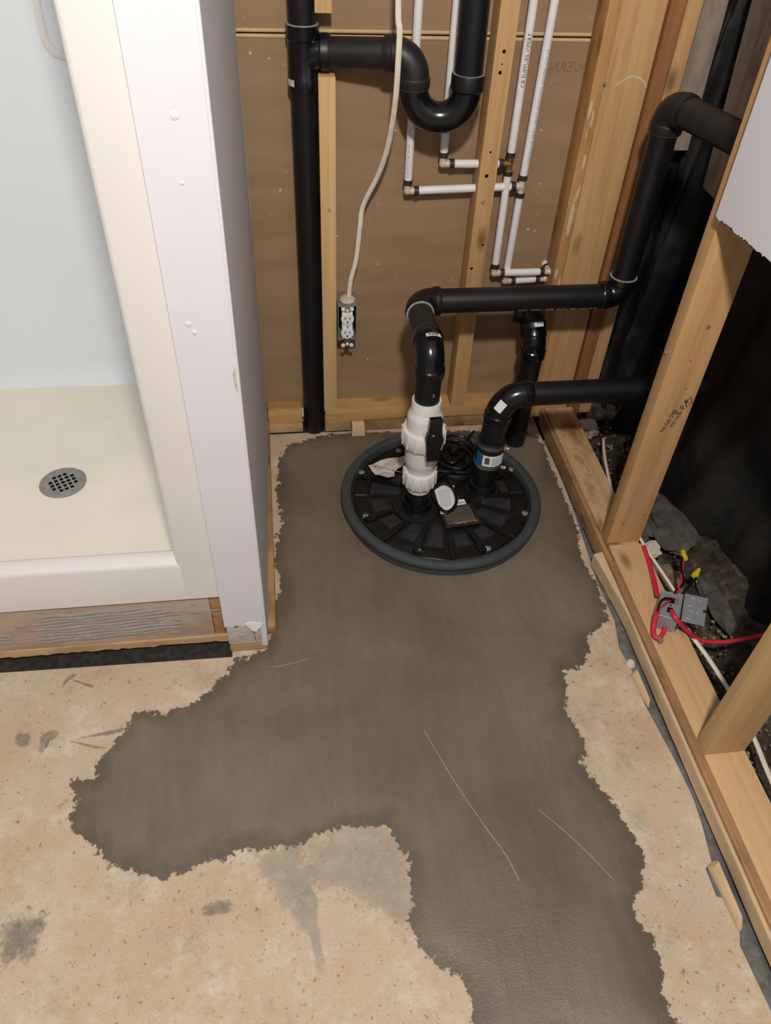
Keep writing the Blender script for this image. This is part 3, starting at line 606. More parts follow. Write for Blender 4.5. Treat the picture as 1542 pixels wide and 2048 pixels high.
# ---- torn drywall on the right wall
dw = [(0.7975, y, z) for (x, y, z) in DRY[2:]]
jag = []
for a, b in zip(dw, dw[1:]):
    for k in range(5):
        t = k/5; jag.append((0.7975, a[1]+(b[1]-a[1])*t, a[2]+(b[2]-a[2])*t + random.uniform(-.0018, .0018)))
o_ = [(0.7975, 1.276, TOPZ)] + jag + [(0.7975, 0.98, 0.945), (0.7975, 0.80, 0.95), (0.7975, 0.5, 0.95), (0.7975, 0.5, TOPZ)]
dwp = thing('drywall_remnant', 'white drywall with a torn lower edge on the right stud wall', 'drywall', (0.79, 1.1, 0.93))
slab_from_front('gypsum_core', o_, (-0.0125, 0, 0), M['drywall_raw'], dwp)
slab_from_front('painted_face', [(0.7845, y-0.0015, z+0.0015) for (_, y, z) in o_], (-0.0008, 0, 0), M['drywall'], dwp)
screw_head(dwp, (0.792, 1.276, 1.045), (0, 1, 0), 0.003)

# ---- weathered boards behind
for q, lab in zip(GREYB, ('narrow weathered grey board beside the tan corner stud', 'wide weathered grey board above the dusty pipe elbow')):
    tag(hexa('weathered_board', q, M['grey_wood'], None, 0.002), lab, 'board', 'weathered boards')

# ================================================================== FRESH CONCRETE
P2 = np.array(PATCH)
gx = np.arange(-0.53, 0.85, 0.008); gy = np.arange(0.20, 1.92, 0.008)
GX, GY = np.meshgrid(gx, gy); Q = np.stack([GX.ravel(), GY.ravel()], 1)
A = P2; B = np.roll(P2, -1, 0)
dmin = np.full(len(Q), 9.0); inside = np.zeros(len(Q), bool)
for a, b in zip(A, B):
    ab = b-a; t = np.clip(((Q-a) @ ab)/max(ab @ ab, 1e-9), 0, 1)
    dmin = np.minimum(dmin, np.linalg.norm(Q-(a+t[:, None]*ab), axis=1))
    c = (a[1] > Q[:, 1]) != (b[1] > Q[:, 1])
    xi = a[0] + (Q[:, 1]-a[1])*(b[0]-a[0])/(b[1]-a[1] if abs(b[1]-a[1]) > 1e-9 else 1e-9)
    inside ^= c & (Q[:, 0] < xi)
sd = np.where(inside, dmin, -dmin)
zz = 0.0012 + 0.004*np.clip(sd/0.06, 0, 1) + 0.0008*np.sin(Q[:, 0]*23+Q[:, 1]*9)*np.clip(sd/0.08, 0, 1)
keep = sd > -0.014
nx_ = len(gx); idx = np.arange(len(Q)).reshape(len(gy), nx_)
quads = np.stack([idx[:-1, :-1], idx[:-1, 1:], idx[1:, 1:], idx[1:, :-1]], -1).reshape(-1, 4)
quads = quads[keep[quads].all(1)]
used = np.unique(quads); remap = -np.ones(len(Q), int); remap[used] = np.arange(len(used))
patch = mesh('concrete_patch', np.stack([Q[used, 0], Q[used, 1], zz[used]], 1), remap[quads].tolist(), M['patch'], smooth=True, autosharp=80)
at_ = patch.data.attributes.new('edge', 'FLOAT', 'POINT'); at_.data.foreach_set('value', sd[used].astype(np.float32))
tag(patch, 'fresh wet grey concrete patch spread around the sump and across the floor', 'concrete')
for r_ in RIDGES:
    tube('trowel_ridge', spline([(x, y, 0.0064) for x, y, z in r_], 6), 0.0011, M['ridge'], patch, 6, True, 0.5)

# ================================================================== SHOWER
sh = thing('shower_stall', 'white acrylic shower stall with a low threshold and round drain', 'shower', (-0.7, 1.1, 0.18))
r_ = 0.10
def plan_ring(inset):
    x0, x1, y0, y1 = -1.20+inset, -0.242-inset, 1.150+inset*0.4, 1.955-inset
    rr = max(r_-inset*0.3, 0.03); pts = []
    for (cx, cy, a0) in ((x1-rr, y1-rr, 0), (x0+rr, y1-rr, 90)):
        for k in range(11):
            a = math.radians(a0 + 9*k); pts.append((cx+rr*math.cos(a), cy+rr*math.sin(a)))
    for k in range(6): pts.append((x0, y1-rr-(y1-rr-y0)*(k+1)/6))
    for k in range(1, 12): pts.append((x0+(x1-x0)*k/12, y0))
    for k in range(6): pts.append((x1, y0+(y1-rr-y0)*k/6))
    return pts
rings = [(0, 1.80), (0, 1.3), (0, 0.9), (0, 0.5), (0, 0.235), (0.006, 0.21), (0.018, 0.192), (0.036, 0.180), (0.055, 0.1765)]
vs_, fs = [], []
for ins, z in rings: vs_ += [(x, y, z) for x, y in plan_ring(ins)]
n = len(plan_ring(0)); DC = (-0.560, 1.520)
for tt in (0.35, 0.65, 0.86):
    base = plan_ring(0.055); vs_ += [(x+(DC[0]-x)*tt, y+(DC[1]-y)*tt, 0.1765-0.0085*tt) for x, y in base]
nr = len(rings)+3
ny0 = 22+6  # index where the front edge starts
for i in range(nr-1):
    for k in range(n):
        if i < 4 and 27 <= k < 39: continue
        fs.append((i*n+k, i*n+(k+1) % n, (i+1)*n+(k+1) % n, (i+1)*n+k))
fs.append([(nr-1)*n+k for k in range(n)])
wall_f = [f for f in fs if max(f) < 8*n]; pan_f = [f for f in fs if max(f) >= 8*n]
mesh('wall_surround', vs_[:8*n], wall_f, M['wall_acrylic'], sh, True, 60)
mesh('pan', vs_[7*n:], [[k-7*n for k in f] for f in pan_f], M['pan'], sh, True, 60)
prof = [(1.1008, 0.186), (1.1008, 0.290), (1.1028, 0.297), (1.108, 0.3005), (1.138, 0.2985), (1.146, 0.294), (1.150, 0.285), (1.158, 0.18)]
vs_ = [(x, y, z) for x in (-1.25, -0.215) for y, z in prof]; m_ = len(prof)
fs = [(k, k+1, m_+k+1, m_+k) for k in range(m_-1)] + [list(range(m_))[::-1], list(range(m_, 2*m_))]
mesh('threshold', vs_, fs, M['acrylic'], sh, True, 50)
prof = [(-0.150, 1.100), (-0.232, 1.100), (-0.238, 1.1025), (-0.2415, 1.109), (-0.242, 1.16), (-0.200, 1.165), (-0.15, 1.13)]
m_ = len(prof)
vs_ = [(x, y, z) for z in (0.187, 1.8) for x, y in prof]
fs = [(k, (k+1) % m_, m_+(k+1) % m_, m_+k) for k in range(m_)] + [list(range(m_))[::-1], list(range(m_, 2*m_))]
mesh('jamb', vs_, fs, M['acrylic'], sh, True, 50)
# moulded shelf recess on the back panel
tube('shelf_bead', spline([(-0.452, 1.953, 1.25), (-0.460, 1.953, 1.06), (-0.449, 1.953, 1.018), (-0.425, 1.953, 1.008), (-0.36, 1.948, 1.006)], 8), 0.008, M['acrylic'], sh, 12, True, 0.5, (0, 1, 0))
# drain strainer
dr = profile_tube('drain', (DC[0], DC[1], 0.1665), (0, 0, 1), [(0, 0.057), (0.0025, 0.0575), (0.0035, 0.056), (0.0036, 0)], M['galv'], sh, 48)
profile_tube('drain_ring', (DC[0], DC[1], 0.163), (0, 0, 1), [(0, 0.068), (0.0055, 0.066), (0.0056, 0.058), (0.002, 0.057)], M['acrylic'], dr, 48)
ca, sa = math.cos(math.radians(28)), math.sin(math.radians(28))
for i in range(-2, 3):
    for j in range(-2, 3):
        if abs(i) == 2 and abs(j) == 2: continue
        u, v = i*0.0135, j*0.0135
        cx, cy = DC[0] + u*ca - v*sa, DC[1] + u*sa + v*ca; h = 0.0044
        vs_ = [(cx + a*h*ca - b*h*sa, cy + a*h*sa + b*h*ca, z) for z in (0.1698, 0.1703) for a, b in ((-1, -1), (1, -1), (1, 1), (-1, 1))]
        mesh('drain_hole', vs_, [(3, 2, 1, 0), (4, 5, 6, 7), (0, 1, 5, 4), (1, 2, 6, 5), (2, 3, 7, 6), (3, 0, 4, 7)], M['dark_hole'], dr)
# riser below the shower
rs = thing('shower_riser', 'bare plywood riser smeared with grey trowelled adhesive below the shower', 'riser', (-0.7, 1.11, 0.03))
box('riser_board', -1.25, -0.1900, 1.108, 1.124, 0.0450, 0.1855, M['ply_red'], rs, 0.001)
box('end_block', -0.1890, -0.1450, 1.110, 1.124, 0.0450, 0.1855, M['strip_y'], rs, 0.001)
v_, f_ = [], []
for k in range(81):
    x = -1.25 + 1.10*k/80
    v_ += [(x, 1.126, 0.022 + random.uniform(-.003, .003)), (x, 1.104, 0.024 + random.uniform(-.003, .003)), (x, 1.104, 0.0445), (x, 1.126, 0.0445)]
for k in range(80):
    for i in range(4): f_.append((4*k+i, 4*k+(i+1) % 4, 4*k+4+(i+1) % 4, 4*k+4+i))
f_ += [(3, 2, 1, 0), (320, 321, 322, 323)]
mesh('subfloor_edge', v_, f_, M['ply_x'], rs)
for k in range(9):
    z = 0.070 + 0.0105*k + random.uniform(-.001, .001)
    xs = -0.575 + random.uniform(-.02, .03); xe = -0.30 + random.uniform(-.07, .06)
    if k in (1, 2, 3): tube('adhesive_bead', [(x, 1.1075, z-0.006 + 0.0018*math.sin(x*70+k)) for x in np.linspace(-1.2, -0.62, 24)], 0.0042, M['putty'], rs, 8, True, 0.55, (0, 1, 0))
    tube('adhesive_bead', [(x, 1.1075, z + 0.0015*math.sin(x*60+k) + (x+0.45)*0.03) for x in np.linspace(xs, xe, 26)], [0.0022+0.0030*math.sin(math.pi*i/25)+random.uniform(0, .0008) for i in range(26)], M['putty'], rs, 8, True, 0.6, (0, 1, 0))
for k in range(26):
    x = random.uniform(-0.62, -0.17); z = random.uniform(0.06, 0.175); rx = random.uniform(.006, .03); rz = random.uniform(.003, .008)
    vs_ = [(x + rx*math.cos(2*math.pi*i/10)*random.uniform(.6, 1.2), 1.1076 if x < -.19 else 1.1096, z + rz*math.sin(2*math.pi*i/10)*random.uniform(.6, 1.2)) for i in range(10)] + [(x, 1.1058 if x < -.19 else 1.108, z)]
    mesh('adhesive_smear', vs_, [(i, (i+1) % 10, 10) for i in range(10)], M['putty'], rs)

# ================================================================== BLACK DRAIN PIPES
PR = 0.0305
def hub(parent, p, d, L=0.028, r=0.0362, mat=None, bead=False):
    h = profile_tube('hub', p, d, [(0, r-0.003), (0.004, r), (L-0.003, r), (L, r-0.0012), (L, PR+0.0003)], mat or M['abs'], parent, 36)
    if bead:
        p = Vector(p)+Vector(d).normalized()*L
        profile_tube('glue_bead', p - Vector(d).normalized()*0.0005, d, [(0, r-0.001), (0.0012, r-0.0015), (0.0018, PR+0.002), (0.0022, PR)], M['glue'], h, 36)
    return h
def elbow(parent, corner, din, dout, R=0.040, r=0.0335, mat=None, beads=(False, False), L=0.028, hubs=(True, True)):
    pts = arc_pts(corner, din, dout, R, 14); mat = mat or M['abs_shiny']
    e = tube('elbow', pts, r, mat, parent, 36, False)
    if hubs[0]: hub(e, pts[0] + Vector(din).normalized()*0.004, -Vector(din), L, bead=False, mat=mat)
    if hubs[1]: hub(e, pts[-1] - Vector(dout).normalized()*0.004, Vector(dout), L, bead=False, mat=mat)
    for i, (p, d) in enumerate(((pts[0], -Vector(din).normalized()), (pts[-1], Vector(dout).normalized()))):
        if beads[i]:
            profile_tube('glue_bead', p + d*(L-0.0045), d, [(0, 0.0352), (0.0012, 0.0345), (0.002, PR+0.002), (0.0025, PR)], M['glue'], e, 36)
    return e
def pipe(parent, a, b, mat=None, r=PR):
    return tube('pipe', [a, b], r, mat or M['abs'], parent, 36)

# --- drain stack with tee and trap
st = thing('drain_stack', 'black drain stack with a tee and a U-shaped trap beside the partition', 'drain pipe', (0.084, 1.905, 0.0))
SX, SY = 0.084, 1.907
pipe(st, (SX+0.002, SY, -0.02), (SX, SY, 0.965))
tee = profile_tube('tee', (SX, SY, 0.958), (0, 0, 1), [(0, 0.0318), (0.0005, 0.0355), (0.026, 0.0355), (0.029, 0.0335), (0.098, 0.0335), (0.101, 0.0362), (0.127, 0.0362), (0.128, PR)], M['abs_shiny'], st, 40)
tube('sweep', arc_pts((SX+0.002, SY, 1.034), (0.12, 0, 1), (1, -0.15, 0), 0.040, 12), 0.0325, M['abs_shiny'], tee, 32, False)
hub(tee, (SX+0.036, SY-0.006, 1.034), (1, -0.15, 0), 0.022)
profile_tube('glue_bead', (SX, SY, 1.0855), (0, 0, 1), [(0, 0.0355), (0.0015, 0.034), (0.002, PR)], M['glue'], tee, 36)
cyl_patch('sticker', (SX, SY, 0.958), (0, 0, 1), (-0.8, -0.6, 0), 0.0357, -0.35, 0.25, 0.012, 0.025, M['paper_dirty'], tee)
pipe(st, (SX, SY, 1.08), (SX-0.004, SY, TOPZ))
ad = Vector((0.196, -0.068, 0.014)).normalized()
a0 = Vector((SX+0.050, SY-0.008, 1.034)); a1 = Vector((0.318, 1.832, 1.049))
ad = (a1-a0).normalized()
pipe(st, a0, a1 - ad*0.045, M['abs_dusty'])
e1 = elbow(st, a1, ad, (0, 0, -1), 0.043, 0.0335, M['abs_dusty'], (False, True), 0.022)
trap_c = Vector((0.3765, 1.822, 0.984)); tr_ax = Vector((1, -0.16, 0)).normalized()
pts = [Vector((0.318, 1.832, 0.995))] + [trap_c + tr_ax*(-0.0585*math.cos(math.pi*k/20)) + Vector((0, 0, -0.0585*math.sin(math.pi*k/20))) for k in range(21)]
pts.append(pts[-1] + Vector((0, 0, 0.012)))
ub = tube('trap_bend', pts, 0.0330, M['abs_shiny'], st, 36, False)
hub(ub, pts[-1] - Vector((0, 0, 0.012)), (0, 0, 1), 0.034, 0.0372, M['abs'])
profile_tube('glue_bead', pts[-1] + Vector((0, 0, 0.0205)), (0, 0, 1), [(0, 0.0362), (0.0015, 0.035), (0.0022, PR)], M['glue'], ub, 36)
pipe(st, pts[-1] + Vector((0, 0, 0.005)), pts[-1] + Vector((-0.012, -0.004, 0.75)))

# --- sump discharge
VX, VY = 0.3400, 1.500
dp = thing('discharge_pipe', 'black discharge pipe rising from the white valve and running right', 'pipe', (VX, VY, 0.38))
pipe(dp, (VX, VY, 0.352), (VX, VY, 0.485))
el1 = elbow(dp, (VX, VY, 0.528), (0, 0, 1), (0, 1, 0), 0.045, 0.0335, None, (False, False), 0.026)
pipe(dp, (VX, VY+0.04, 0.528), (VX, 1.675, 0.528), M['abs_dusty'])
el2 = elbow(dp, (VX, 1.722, 0.528), (0, 1, 0), (1, 0, 0), 0.045, 0.0335, M['abs'], (True, False), 0.018)
pipe(dp, (VX+0.05, 1.722, 0.528), (0.83, 1.722, 0.530))
el3 = elbow(dp, (0.8665, 1.722, 0.532), (1, 0, 0), (0, 0, 1), 0.036, 0.0335, None, (False, True), 0.020)
pipe(dp, (0.8665, 1.722, 0.57), (0.8665, 1.718, 0.945))
dd = Vector((0.26, -0.965, 0)).normalized()
el4 = elbow(dp, (0.8665, 1.717, 0.985), (0, 0, 1), dd, 0.038, 0.0345, M['abs_dusty'], (True, False), 0.022)
pipe(dp, Vector((0.8665, 1.717, 0.985)) + dd*0.04, Vector((0.8665, 1.717, 0.985)) + dd*0.75, M['abs_dusty'], 0.0315)
cyl_patch('sticker', (VX, 1.535, 0.528), (0, 1, 0), (0.05, -0.2, 1), 0.0368, -0.42, 0.52, -0.030, -0.018, M['paper'], dp)
for k in range(9):
    a_ = -0.30 + 0.075*k
    cyl_patch('bar_code', (VX, 1.535, 0.528), (0, 1, 0), (0.05, -0.2, 1), 0.0379, a_, a_ + 0.03 + 0.015*(k % 2), -0.0285, -0.0205, M['ink'], dp, 2)
lettering('pipe_print', '2', 0.013, (VX+0.006, VY-0.03, 0.418), (1, 0, 0), (0, 0, 1), M['white_ink'], dp, 0.0004, bend=((VX, VY, 0.4), (0, 0, 1), PR+0.0002))
nrm = Vector((0, -0.66, -0.75)).normalized()
lettering('pipe_print', '4 4 2   TYPE 1   DEC   DWV   CSA  -------  2 IN', 0.0105, Vector((0.60, 1.722, 0.5285)) + nrm*0.031, (1, 0, 0), (0, -0.75, 0.66), M['white_ink'], dp, 0.0004, bend=((0.6, 1.722, 0.5285), (1, 0, 0.002), PR+0.0002))

# --- vent from the lid
vp = thing('vent_pipe', 'black vent pipe from the sump lid turning right behind the stud', 'pipe', (0.545, 1.56, 0.05))
WX, WY = 0.541, 1.560
pipe(vp, (0.537, WY, 0.032), (WX, WY, 0.300))
elv = elbow(vp, (WX+0.006, WY, 0.350), (0.03, 0, 1), (1, 0, 0), 0.058, 0.0335, None, (False, False), 0.024)
pipe(vp, (0.60, WY, 0.350), (1.09, WY, 0.352))
cyl_patch('sticker', (WX+0.003, WY, 0.30), (0.5, 0, 0.86), (-0.55, -0.75, 0.3), 0.0350, -0.3, 0.32, 0.012, 0.042, M['paper'], elv)
cp = profile_tube('rubber_coupling', (WX-0.0015, WY, 0.125), (0.008, 0, 1), [(0, 0.0345), (0.002, 0.0385), (0.012, 0.0385), (0.014, 0.037), (0.066, 0.037), (0.068, 0.0385), (0.080, 0.0385), (0.082, 0.036), (0.083, PR)], M['rubber'], vp, 40)
for z in (0.128, 0.194):
    c_ = profile_tube('hose_clamp', (WX-0.0015, WY, z), (0.008, 0, 1), [(0, 0.0386), (0.0005, 0.0396), (0.0095, 0.0396), (0.010, 0.0386)], M['steel'], cp, 40)
    profile_tube('clamp_screw', (WX+0.030, WY-0.030, z+0.005), (0.7, -0.6, 0.25), [(0, 0.005), (0.010, 0.005), (0.012, 0.004), (0.0125, 0)], M['screw'], c_, 12)
cyl_patch('coupling_label', (WX-0.001, WY, 0.125), (0.008, 0, 1), (-0.1, -1, 0), 0.0374, -0.62, 1.05, 0.017, 0.052, M['paper'], cp, 16, 0.001)
cyl_patch('coupling_label', (WX-0.001, WY, 0.125), (0.008, 0, 1), (-0.1, -1, 0), 0.0375, -1.25, -0.62, 0.014, 0.054, M['blue'], cp, 8)
for k in range(7):
    cyl_patch('bar_code', (WX-0.001, WY, 0.125), (0.008, 0, 1), (-0.1, -1, 0), 0.0386, -0.45, -0.12, 0.026+0.0032*k, 0.0278+0.0032*k, M['ink'], cp, 4)
for k in range(5):
    cyl_patch('printed_line', (WX-0.001, WY, 0.125), (0.008, 0, 1), (-0.1, -1, 0), 0.0386, 0.02, 0.45 + 0.1*(k % 3), 0.023+0.0055*k, 0.0245+0.0055*k, M['ink_pale'], cp, 4)

# --- drop pipe behind
gp = thing('drop_pipe', 'black drop pipe standing in the floor behind the vent pipe', 'pipe', (0.694, 1.79, 0))
pipe(gp, (0.692, 1.788, -0.01), (0.694, 1.790, 0.315))
elbow(gp, (0.694, 1.790, 0.352), (0, 0, 1), (-0.05, 0.62, 0.78), 0.05, 0.0335, None, (False, False), 0.028)
elbow(gp, Vector((0.694, 1.790, 0.352)) + Vector((-0.05, 0.62, 0.78)).normalized()*0.082, (-0.05, 0.62, 0.78), (-0.9, 0.3, 0.1), 0.036, 0.0335, M['abs'], (False, False), 0.026)
cyl_patch('sticker', (0.693, 1.812, 0.381), (-0.05, 0.62, 0.78), (0.12, -0.78, 0.62), 0.0368, -0.36, 0.36, 0.004, 0.016, M['paper'], gp)
lettering('sticker_print', 'Bow', 0.010, (0.690, 1.79, 0.413), (1, 0, 0), (0, 0.62, 0.78), M['ink'], gp, 0.0004, bend=((0.693, 1.812, 0.381), (-0.05, 0.62, 0.78), 0.0379))

# ================================================================== SUMP
CX, CY = 0.413, 1.535
sb = thing('sump_basin', 'round black sump lid bolted inside a grey basin rim set in concrete', 'sump', (CX, CY, 0))
prof = [(0.0, 0.268), (0.010, 0.270), (0.020, 0.268), (0.028, 0.274), (0.038, 0.277), (0.044, 0.274), (0.0475, 0.266), (0.0475, 0.258), (0.043, 0.250), (0.030, 0.2465), (0.020, 0.246)]
profile_tube('basin_rim', (CX, CY, 0.002), (0, 0, 1), prof + [(0.02, 0.0)], M['rim'], sb, 96)
lid = profile_tube('lid', (CX, CY, 0.018), (0, 0, 1), [(0, 0.244), (0.010, 0.2440), (0.012, 0.242), (0.0125, 0.13), (0.0155, 0.12), (0.016, 0)], M['lid'], sb, 80)
LZ_ = 0.0305
def sector(name, r0, r1, a, w0, w1, z0, z1, mat, parent, bev=0.0015):
    ca_, sa_ = math.cos(a), math.sin(a)
    def P(r, w, z): return (CX + r*ca_ - w*sa_, CY + r*sa_ + w*ca_, z)
    return hexa(name, [P(r0, -w0, z0), P(r1, -w1, z0), P(r1, w1, z0), P(r0, w0, z0), P(r0, -w0*0.94, z1), P(r1-0.002, -w1*0.94, z1), P(r1-0.002, w1*0.94, z1), P(r0, w0*0.94, z1)], mat, parent, bev)
NS = 16
def near_fitting(a, r, lim=0.045):
    x, y = CX + r*math.cos(a), CY + r*math.sin(a)
    return any(math.hypot(x-fx, y-fy) < l_ for fx, fy, l_ in ((VX, VY, 0.07), (0.537, WY, 0.05), (0.478, 1.655, 0.075), (0.448, 1.443, 0.055)))
for k in range(NS):
    a = 2*math.pi*(k+0.35)/NS
    r0 = 0.112
    while near_fitting(a, r0) and r0 < 0.17: r0 += 0.01
    wf = lambda r: r*math.pi/NS*0.62
    sector('lid_panel', r0, 0.196, a, wf(r0), wf(0.196), LZ_-0.001, LZ_+0.0045, M['lid_panel'], lid)
    a2 = 2*math.pi*(k+0.85)/NS
    if k % 2 == 0:
        sector('lid_rib', max(r0, 0.115), 0.236, a2, 0.0035, 0.0045, LZ_-0.001, LZ_+0.0085, M['lid'], lid)
        sector('bolt_slot', 0.203, 0.230, a2, 0.011, 0.011, LZ_-0.001, LZ_+0.0065, M['lid'], lid, 0.003)
        x, y = CX+0.217*math.cos(a2), CY+0.217*math.sin(a2)
        profile_tube('slot_hole', (x, y, LZ_+0.0066), (0, 0, 1), [(0, 0.0065), (0.0006, 0.006), (0.0007, 0)], M['dark_hole'], lid, 14)
    else:
        sector('lid_rib', max(r0, 0.12), 0.238, a2, 0.0022, 0.0028, LZ_-0.001, LZ_+0.0065, M['lid'], lid)
    sector('lid_step', 0.2005, 0.238, a, wf(0.20)*1.25, wf(0.238)*1.25, LZ_-0.001, LZ_+0.0018, M['lid'], lid)
for (x, y, z) in SCREWS[:7] + [(0.325, 1.740, 0.03)]:
    sc = profile_tube('lid_bolt', (x, y, LZ_), (0, 0, 1), [(0, 0.0088), (0.003, 0.0088), (0.0035, 0.006), (0.0037, 0.0055), (0.0075, 0.005), (0.0085, 0.003), (0.0086, 0)], M['screw'], lid, 18)
    profile_tube('bolt_socket', (x, y, LZ_+0.0083), (0, 0, 1), [(0, 0.0028), (0.0005, 0.0026), (0.0006, 0)], M['dark_hole'], sc, 6)
profile_tube('pipe_flange', (VX, VY, LZ_), (0, 0, 1), [(0, 0.066), (0.006, 0.064), (0.008, 0.058), (0.009, 0.040), (0.020, 0.0385), (0.030, 0.0385), (0.031, 0.0315)], M['lid'], lid, 48)
profile_tube('pipe_flange', (0.537, WY, LZ_), (0, 0, 1), [(0, 0.050), (0.005, 0.048), (0.006, 0.0385), (0.026, 0.0375), (0.027, 0.0315)], M['lid'], lid, 48)
port = profile_tube('access_cover', (0.478, 1.662, LZ_), (0, 0, 1), [(0, 0.072), (0.012, 0.071), (0.018, 0.066), (0.018, 0.058), (0.012, 0.055), (0.010, 0.030), (0.016, 0.026), (0.017, 0)], M['lid'], lid, 48)
for k in range(6):
    a = 2*math.pi*k/6+0.3
    x, y = 0.478+0.043*math.cos(a), 1.662+0.043*math.sin(a)
    box('cover_lug', x-0.007, x+0.007, y-0.007, y+0.007, LZ_+0.009, LZ_+0.022, M['lid_panel'], port, 0.002)
# name plate and labels on the lid
q = [Vector(p) for p in PLATE]
pn = slab_from_front('name_plate', [p + Vector((0, 0, -0.002)) for p in q], (0, 0, -0.012), M['lid'], lid)
cq = sum(q, Vector())/4
slab_from_front('plate_face', [cq + (p-cq)*0.88 + Vector((0, 0.004, -0.0015)) for p in q], (0, 0, -0.003), M['badge'], pn)
for a_, b_ in zip(q, q[1:]+q[:1]): tube('plate_edge', [a_, b_], 0.0022, M['lid_panel'], pn, 8)
ux = (q[2]-q[3]).normalized(); uy = (q[0]-q[3]).normalized()
lettering('name_lettering', 'Liberty', 0.0115, q[3] + ux*0.026 + uy*0.006 + Vector((0, 0, 0.0003)), ux, uy, M['white_ink'], pn, 0.0005)
lettering('name_lettering', 'Pumps', 0.0115, q[3] + ux*0.060 + uy*0.006 + Vector((0, 0, 0.0003)), ux, uy, M['orange'], pn, 0.0005)
slab_from_front('small_label', [Vector(p) for p in SMALL], (0, 0, -0.001), M['paper'], lid)
q = [Vector(p) for p in SMALL]
lettering('label_print', 'Liberty', 0.010, q[3] + Vector((0.006, 0.006, 0.0004)), (q[2]-q[3]), (q[1]-q[2]), M['ink'], lid, 0.0004)
slab_from_front('small_label', [Vector((0.443, 1.506, 0.046)), Vector((0.458, 1.508, 0.046)), Vector((0.457, 1.530, 0.046)), Vector((0.446, 1.530, 0.046))], (0, 0, -0.001), M['orange'], lid)
def paper(name, out_, mat, parent, wob=0.006):
    c = sum((Vector(p) for p in out_), Vector())/len(out_)
    vs_ = [c + Vector((0, 0, wob))]; n_ = len(out_)
    for f_ in (0.5, 1.0):
        for p in out_: vs_.append(c + (Vector(p)-c)*f_ + Vector((0, 0, random.uniform(-wob, wob)*f_)))
    fs_ = [(0, 1+i, 1+(i+1) % n_) for i in range(n_)] + [(1+i, 1+n_+i, 1+n_+(i+1) % n_, 1+(i+1) % n_) for i in range(n_)]
    o = mesh(name, vs_, fs_, mat, parent)
    md = o.modifiers.new('thickness', 'SOLIDIFY'); md.thickness = 0.0008
    return o
wt = thing('warning_label', 'crumpled white warning label lying on the lid behind the valve', 'label', (0.28, 1.63, 0.045))
paper('label_sheet', spline(LBL + LBL[:1], 3)[:-1], M['paper_dirty'], wt, 0.004)
for k in range(4):
    a_ = Vector((0.245+0.012*k, 1.640-0.006*k, 0.0655)); tube('printed_line', [a_, a_ + Vector((0.030, -0.016, 0))], 0.0012, M['ink_pale'], wt, 5, True, 0.3)
profile_tube('printed_mark', (0.240, 1.640, 0.0645), (0, 0, 1), [(0, 0.006), (0.0008, 0.005), (0.0009, 0)], M['orange'], wt, 3)
tg = thing('cord_tag', 'white printed tag inside the black cord loop on the lid', 'tag', (0.42, 1.5, 0.05))
q = [Vector(p) for p in TAG]
slab_from_front('tag_sheet', [(0.396, 1.545, 0.0475), (0.420, 1.562, 0.0475), (0.455, 1.560, 0.0475), (0.447, 1.480, 0.0475), (0.415, 1.452, 0.0475), (0.397, 1.450, 0.0475), (0.398, 1.48, 0.0475)], (0, 0, -0.001), M['paper'], tg)
for k in range(7):
    x = 0.404 + 0.0045*k
    tube('printed_line', [(x, 1.470+0.002*k, 0.0482), (x+0.004, 1.540+0.001*k, 0.0482)], 0.0007, M['ink_pale'], tg, 5, True, 0.4)
# cord: coil round the cover, loop round the tag
pc = thing('pump_cord', 'black pump cord coiled over the lid between valve and vent', 'cord', (0.45, 1.6, 0.05))
tube('cord_run', spline(LOOP + [LOOP[0], (0.42, 1.585, 0.062), (0.455, 1.60, 0.064), (0.50, 1.615, 0.064), (0.535, 1.65, 0.066), (0.53, 1.70, 0.066), (0.49, 1.735, 0.066), (0.44, 1.72, 0.066), (0.415, 1.675, 0.068), (0.43, 1.63, 0.068), (0.48, 1.605, 0.07), (0.52, 1.64, 0.072), (0.505, 1.69, 0.072), (0.46, 1.70, 0.072), (0.44, 1.66, 0.072), (0.46, 1.625, 0.074), (0.50, 1.66, 0.072), (0.525, 1.74, 0.06), (0.56, 1.79, 0.05)], 6), 0.0044, M['cord'], pc, 10)
tube('cord_run', spline([(0.40, 1.62, 0.055), (0.45, 1.605, 0.060), (0.50, 1.60, 0.058), (0.53, 1.62, 0.052), (0.55, 1.70, 0.045), (0.53, 1.76, 0.05), (0.48, 1.77, 0.055), (0.42, 1.74, 0.055)], 8), 0.0040, M['cord'], pc, 10)
profile_tube('cord_plug', (0.465, 1.665, 0.072), (0.6, 0.6, 0.3), [(0, 0.010), (0.004, 0.014), (0.022, 0.014), (0.030, 0.008), (0.034, 0.005)], M['cord'], pc, 16)

